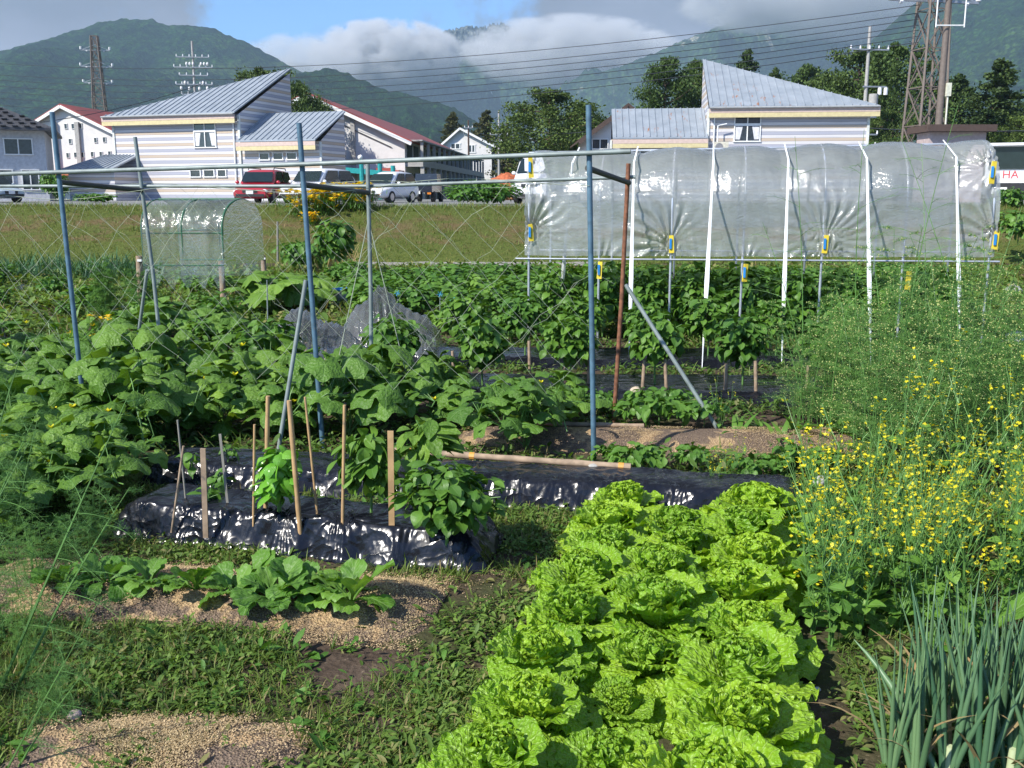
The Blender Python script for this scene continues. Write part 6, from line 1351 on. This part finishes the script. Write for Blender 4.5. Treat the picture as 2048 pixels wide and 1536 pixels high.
def cover(name, m_, n, x0, x1, y0, y1, leaf, ls, per, seed, dens=(.42, .55), blades=False, zf=ground_z, spread=.035, keep=None, hmul=1., pit=None):
    global rng
    rng = np.random.default_rng(seed); Y = y0+(y1-y0)*U_(0, 1, n)**.9; X = U_(-1, 1, n)*(.60*Y+.7); X = np.where((X > x0) & (X < x1), X, 1e3)
    ok, soil = mask_beds(X, Y); d = fbm(X*1.9+seed, Y*1.9, 4); pr = np.clip((d-dens[0])/(dens[1]-dens[0]), 0.03, 1); pr = np.where(soil, pr*.10, pr)
    ok &= (U_(0, 1, n) < pr) & (X < 900)
    if keep is not None: ok &= keep(X, Y)
    X, Y = X[ok], Y[ok]; k = len(X); X = np.repeat(X, per); Y = np.repeat(Y, per); m = len(X); tuft = np.repeat(U_(.6, 1.3, k), per)
    X = X+rng.normal(0, spread, m); Y = Y+rng.normal(0, spread, m); Z = zf(X, Y)+(0 if blades else U_(0, .035, m)*hmul)
    b = MB(); scat(b, leaf, m, np.stack([X, Y, Z], -1), U_(0, 6.28, m), U_(.45, 1.5, m) if blades else (U_(-.3, .9, m) if pit is None else U_(*pit, m)), U_(-.5, .5, m), ls*U_(.55, 1.2, m)*tuft)
    return tag(b.build(name, m_, smooth=not blades), kind='stuff')
cover('ground_weeds', M['weed'], 16000, -9, 9, 2.0, 5.4, OVW, .030, 11, 901, (.46, .60), spread=.028)
cover('ground_weeds', M['weed'], 8000, -9, 9, 5.0, 11, OVW, .065, 9, 902, spread=.07, hmul=2)
cover('ground_weeds', M['bean'], 1500, -9, 9, 2.0, 6, OVW, .055, 7, 903, (.5, .62))
cover('short_grass', M['grass'], 20000, -9, 9, 2.0, 5.4, GB, .058, 9, 904, (.43, .57), True, spread=.02)
cover('short_grass', M['grass'], 2600, -9, 9, 5.0, 11, GB, .12, 8, 905, (.42, .6), True, spread=.05)
cover('ground_weeds', M['weed'], 2600, .55, 1.9, 2.1, 4.4, OVW, .034, 10, 911, (.25, .5), spread=.03)
cover('short_grass', M['grass'], 2600, .55, 1.9, 2.1, 4.4, GB, .06, 9, 912, (.25, .5), True, spread=.02)
cover('long_grass', M['grass'], 260, -9, 9, 2.1, 6, [blade(6, .016, -1.), blade(6, .014, -1.6)], .15, 10, 906, (.45, .6), True, spread=.015)
cover('field_weeds', M['weed'], 9000, -14, 14, 10.5, 20.4, OVW, .13, 8, 907, (.36, .5), zf=lambda X, Y: 0*X-.02, spread=.12, hmul=3)
cover('field_grass', M['grass'], 6000, -14, 14, 10.5, 20.6, GB, .22, 7, 908, (.36, .55), True, zf=lambda X, Y: 0*X-.03, spread=.1)
# bank grass
def bankgrass(name, m_, n, y0, y1, L, seed, w=.03, brown=None):
    global rng
    rng = np.random.default_rng(seed); Y = U_(y0, y1, n); X = U_(-1, 1, n)*(.58*Y+1); b = MB(); bl = [blade(3, w, c) for c in (-.9, -.3)]
    if brown is not None:
        d = fbm(X*.5, Y*1.1, 4); z_ = bank_z(X, Y); q = d+.14*((z_ > .25) & (z_ < 1.0))+.12*rng.normal(size=len(d)); sel = (q > .57) if brown else (q < .60); X, Y = X[sel], Y[sel]
    m = len(X); scat(b, bl, m, np.stack([X, Y, bank_z(X, Y)-.01], -1), U_(0, 6.28, m), U_(.3, 1.5, m), 0, L*U_(.5, 1.3, m)*(.7+.6*fbm(X*2, Y*2, 3))); return tag(b.build(name, m_), kind='stuff')
bankgrass('bank_turf', M['grass'], 42000, 21.3, 26.6, .13, 921, .05, False)
bankgrass('bank_turf', M['drygrass'], 42000, 21.5, 24.6, .09, 922, .05, True)
bankgrass('bank_turf', M['grass'], 14000, 24.0, 25.4, .15, 923, .035)
# rice husks lying on the ridges and the path
def husks(n, seed):
    global rng
    rng = np.random.default_rng(seed); g4 = (np.array([[-.28, 0, 0], [0, -.5, .08], [.28, 0, .0], [0, .5, .08]]), np.array([[0, 1, 2, 3]]), np.array([[0, 0], [1, 0], [1, 1], [0, 1.]])); b = MB()
    for (A, B, w_, h_, sd_) in RDG:
        A = np.array(A)[:2]; B = np.array(B)[:2]; L = np.linalg.norm(B-A); e1 = (B-A)/L; e2 = np.array([-e1[1], e1[0]]); s = U_(0, L, n); t_ = U_(-.05, w_+.02, n); XY = A+s[:, None]*e1+t_[:, None]*e2
        k = fbm(XY[:, 0]*4+3, XY[:, 1]*4, 4); ok = k > (.48 if sd_ != 41 else .50)+.05*rng.normal(size=n); s, t_, XY = s[ok], t_[ok], XY[ok]; q = np.clip(np.minimum(t_, w_-t_)/(w_*.42), 0, 1); z = q*q*(3-2*q)*h_*(1+.25*(fbm(s*1.3+sd_, t_*1.3, 2)-.5))
        pe = np.clip(np.minimum(s, L-s)/(w_*.3), 0, 1); z = z*(.15+.85*pe*(2-pe)); gz = ground_z(XY[:, 0], XY[:, 1]); ed_ = np.clip(np.minimum(np.minimum(s, L-s)/.28, np.minimum(t_, w_-t_)/.07+.3), 0, 1) > U_(0, .9, len(s))*(sd_ == 41); s, t_, XY, z, gz, pe = s[ed_], t_[ed_], XY[ed_], z[ed_], gz[ed_], pe[ed_]; z = np.maximum(z, gz)+.003+U_(0, .006, len(s)); m = len(s)
        b.inst(g4, rotm(U_(0, 6.28, m), U_(-.6, .6, m), U_(-.6, .6, m)), np.concatenate([XY, z[:, None]], 1), .0062*U_(.7, 1.3, m))
    n2 = n; Y = U_(2.2, 5.5, n2); X = U_(-1, 1, n2)*.56*Y; k = fbm(X*2.2+5, Y*2.2+2, 4); okb, _ = mask_beds(X, Y); ok = okb & (k > .54) & (X < .1); X, Y = X[ok], Y[ok]; m = len(X)
    b.inst(g4, rotm(U_(0, 6.28, m), U_(-.6, .6, m), U_(-.6, .6, m)), np.stack([X, Y, ground_z(X, Y)+.004], -1), .0062*U_(.7, 1.3, m))
    m_ = leafmat('rice husk', (.40, .28, .15), (.64, .49, .30), .8, .1, 0, bump=0); return tag(b.build('rice_husks', m_), kind='stuff')
husks(52000, 941)
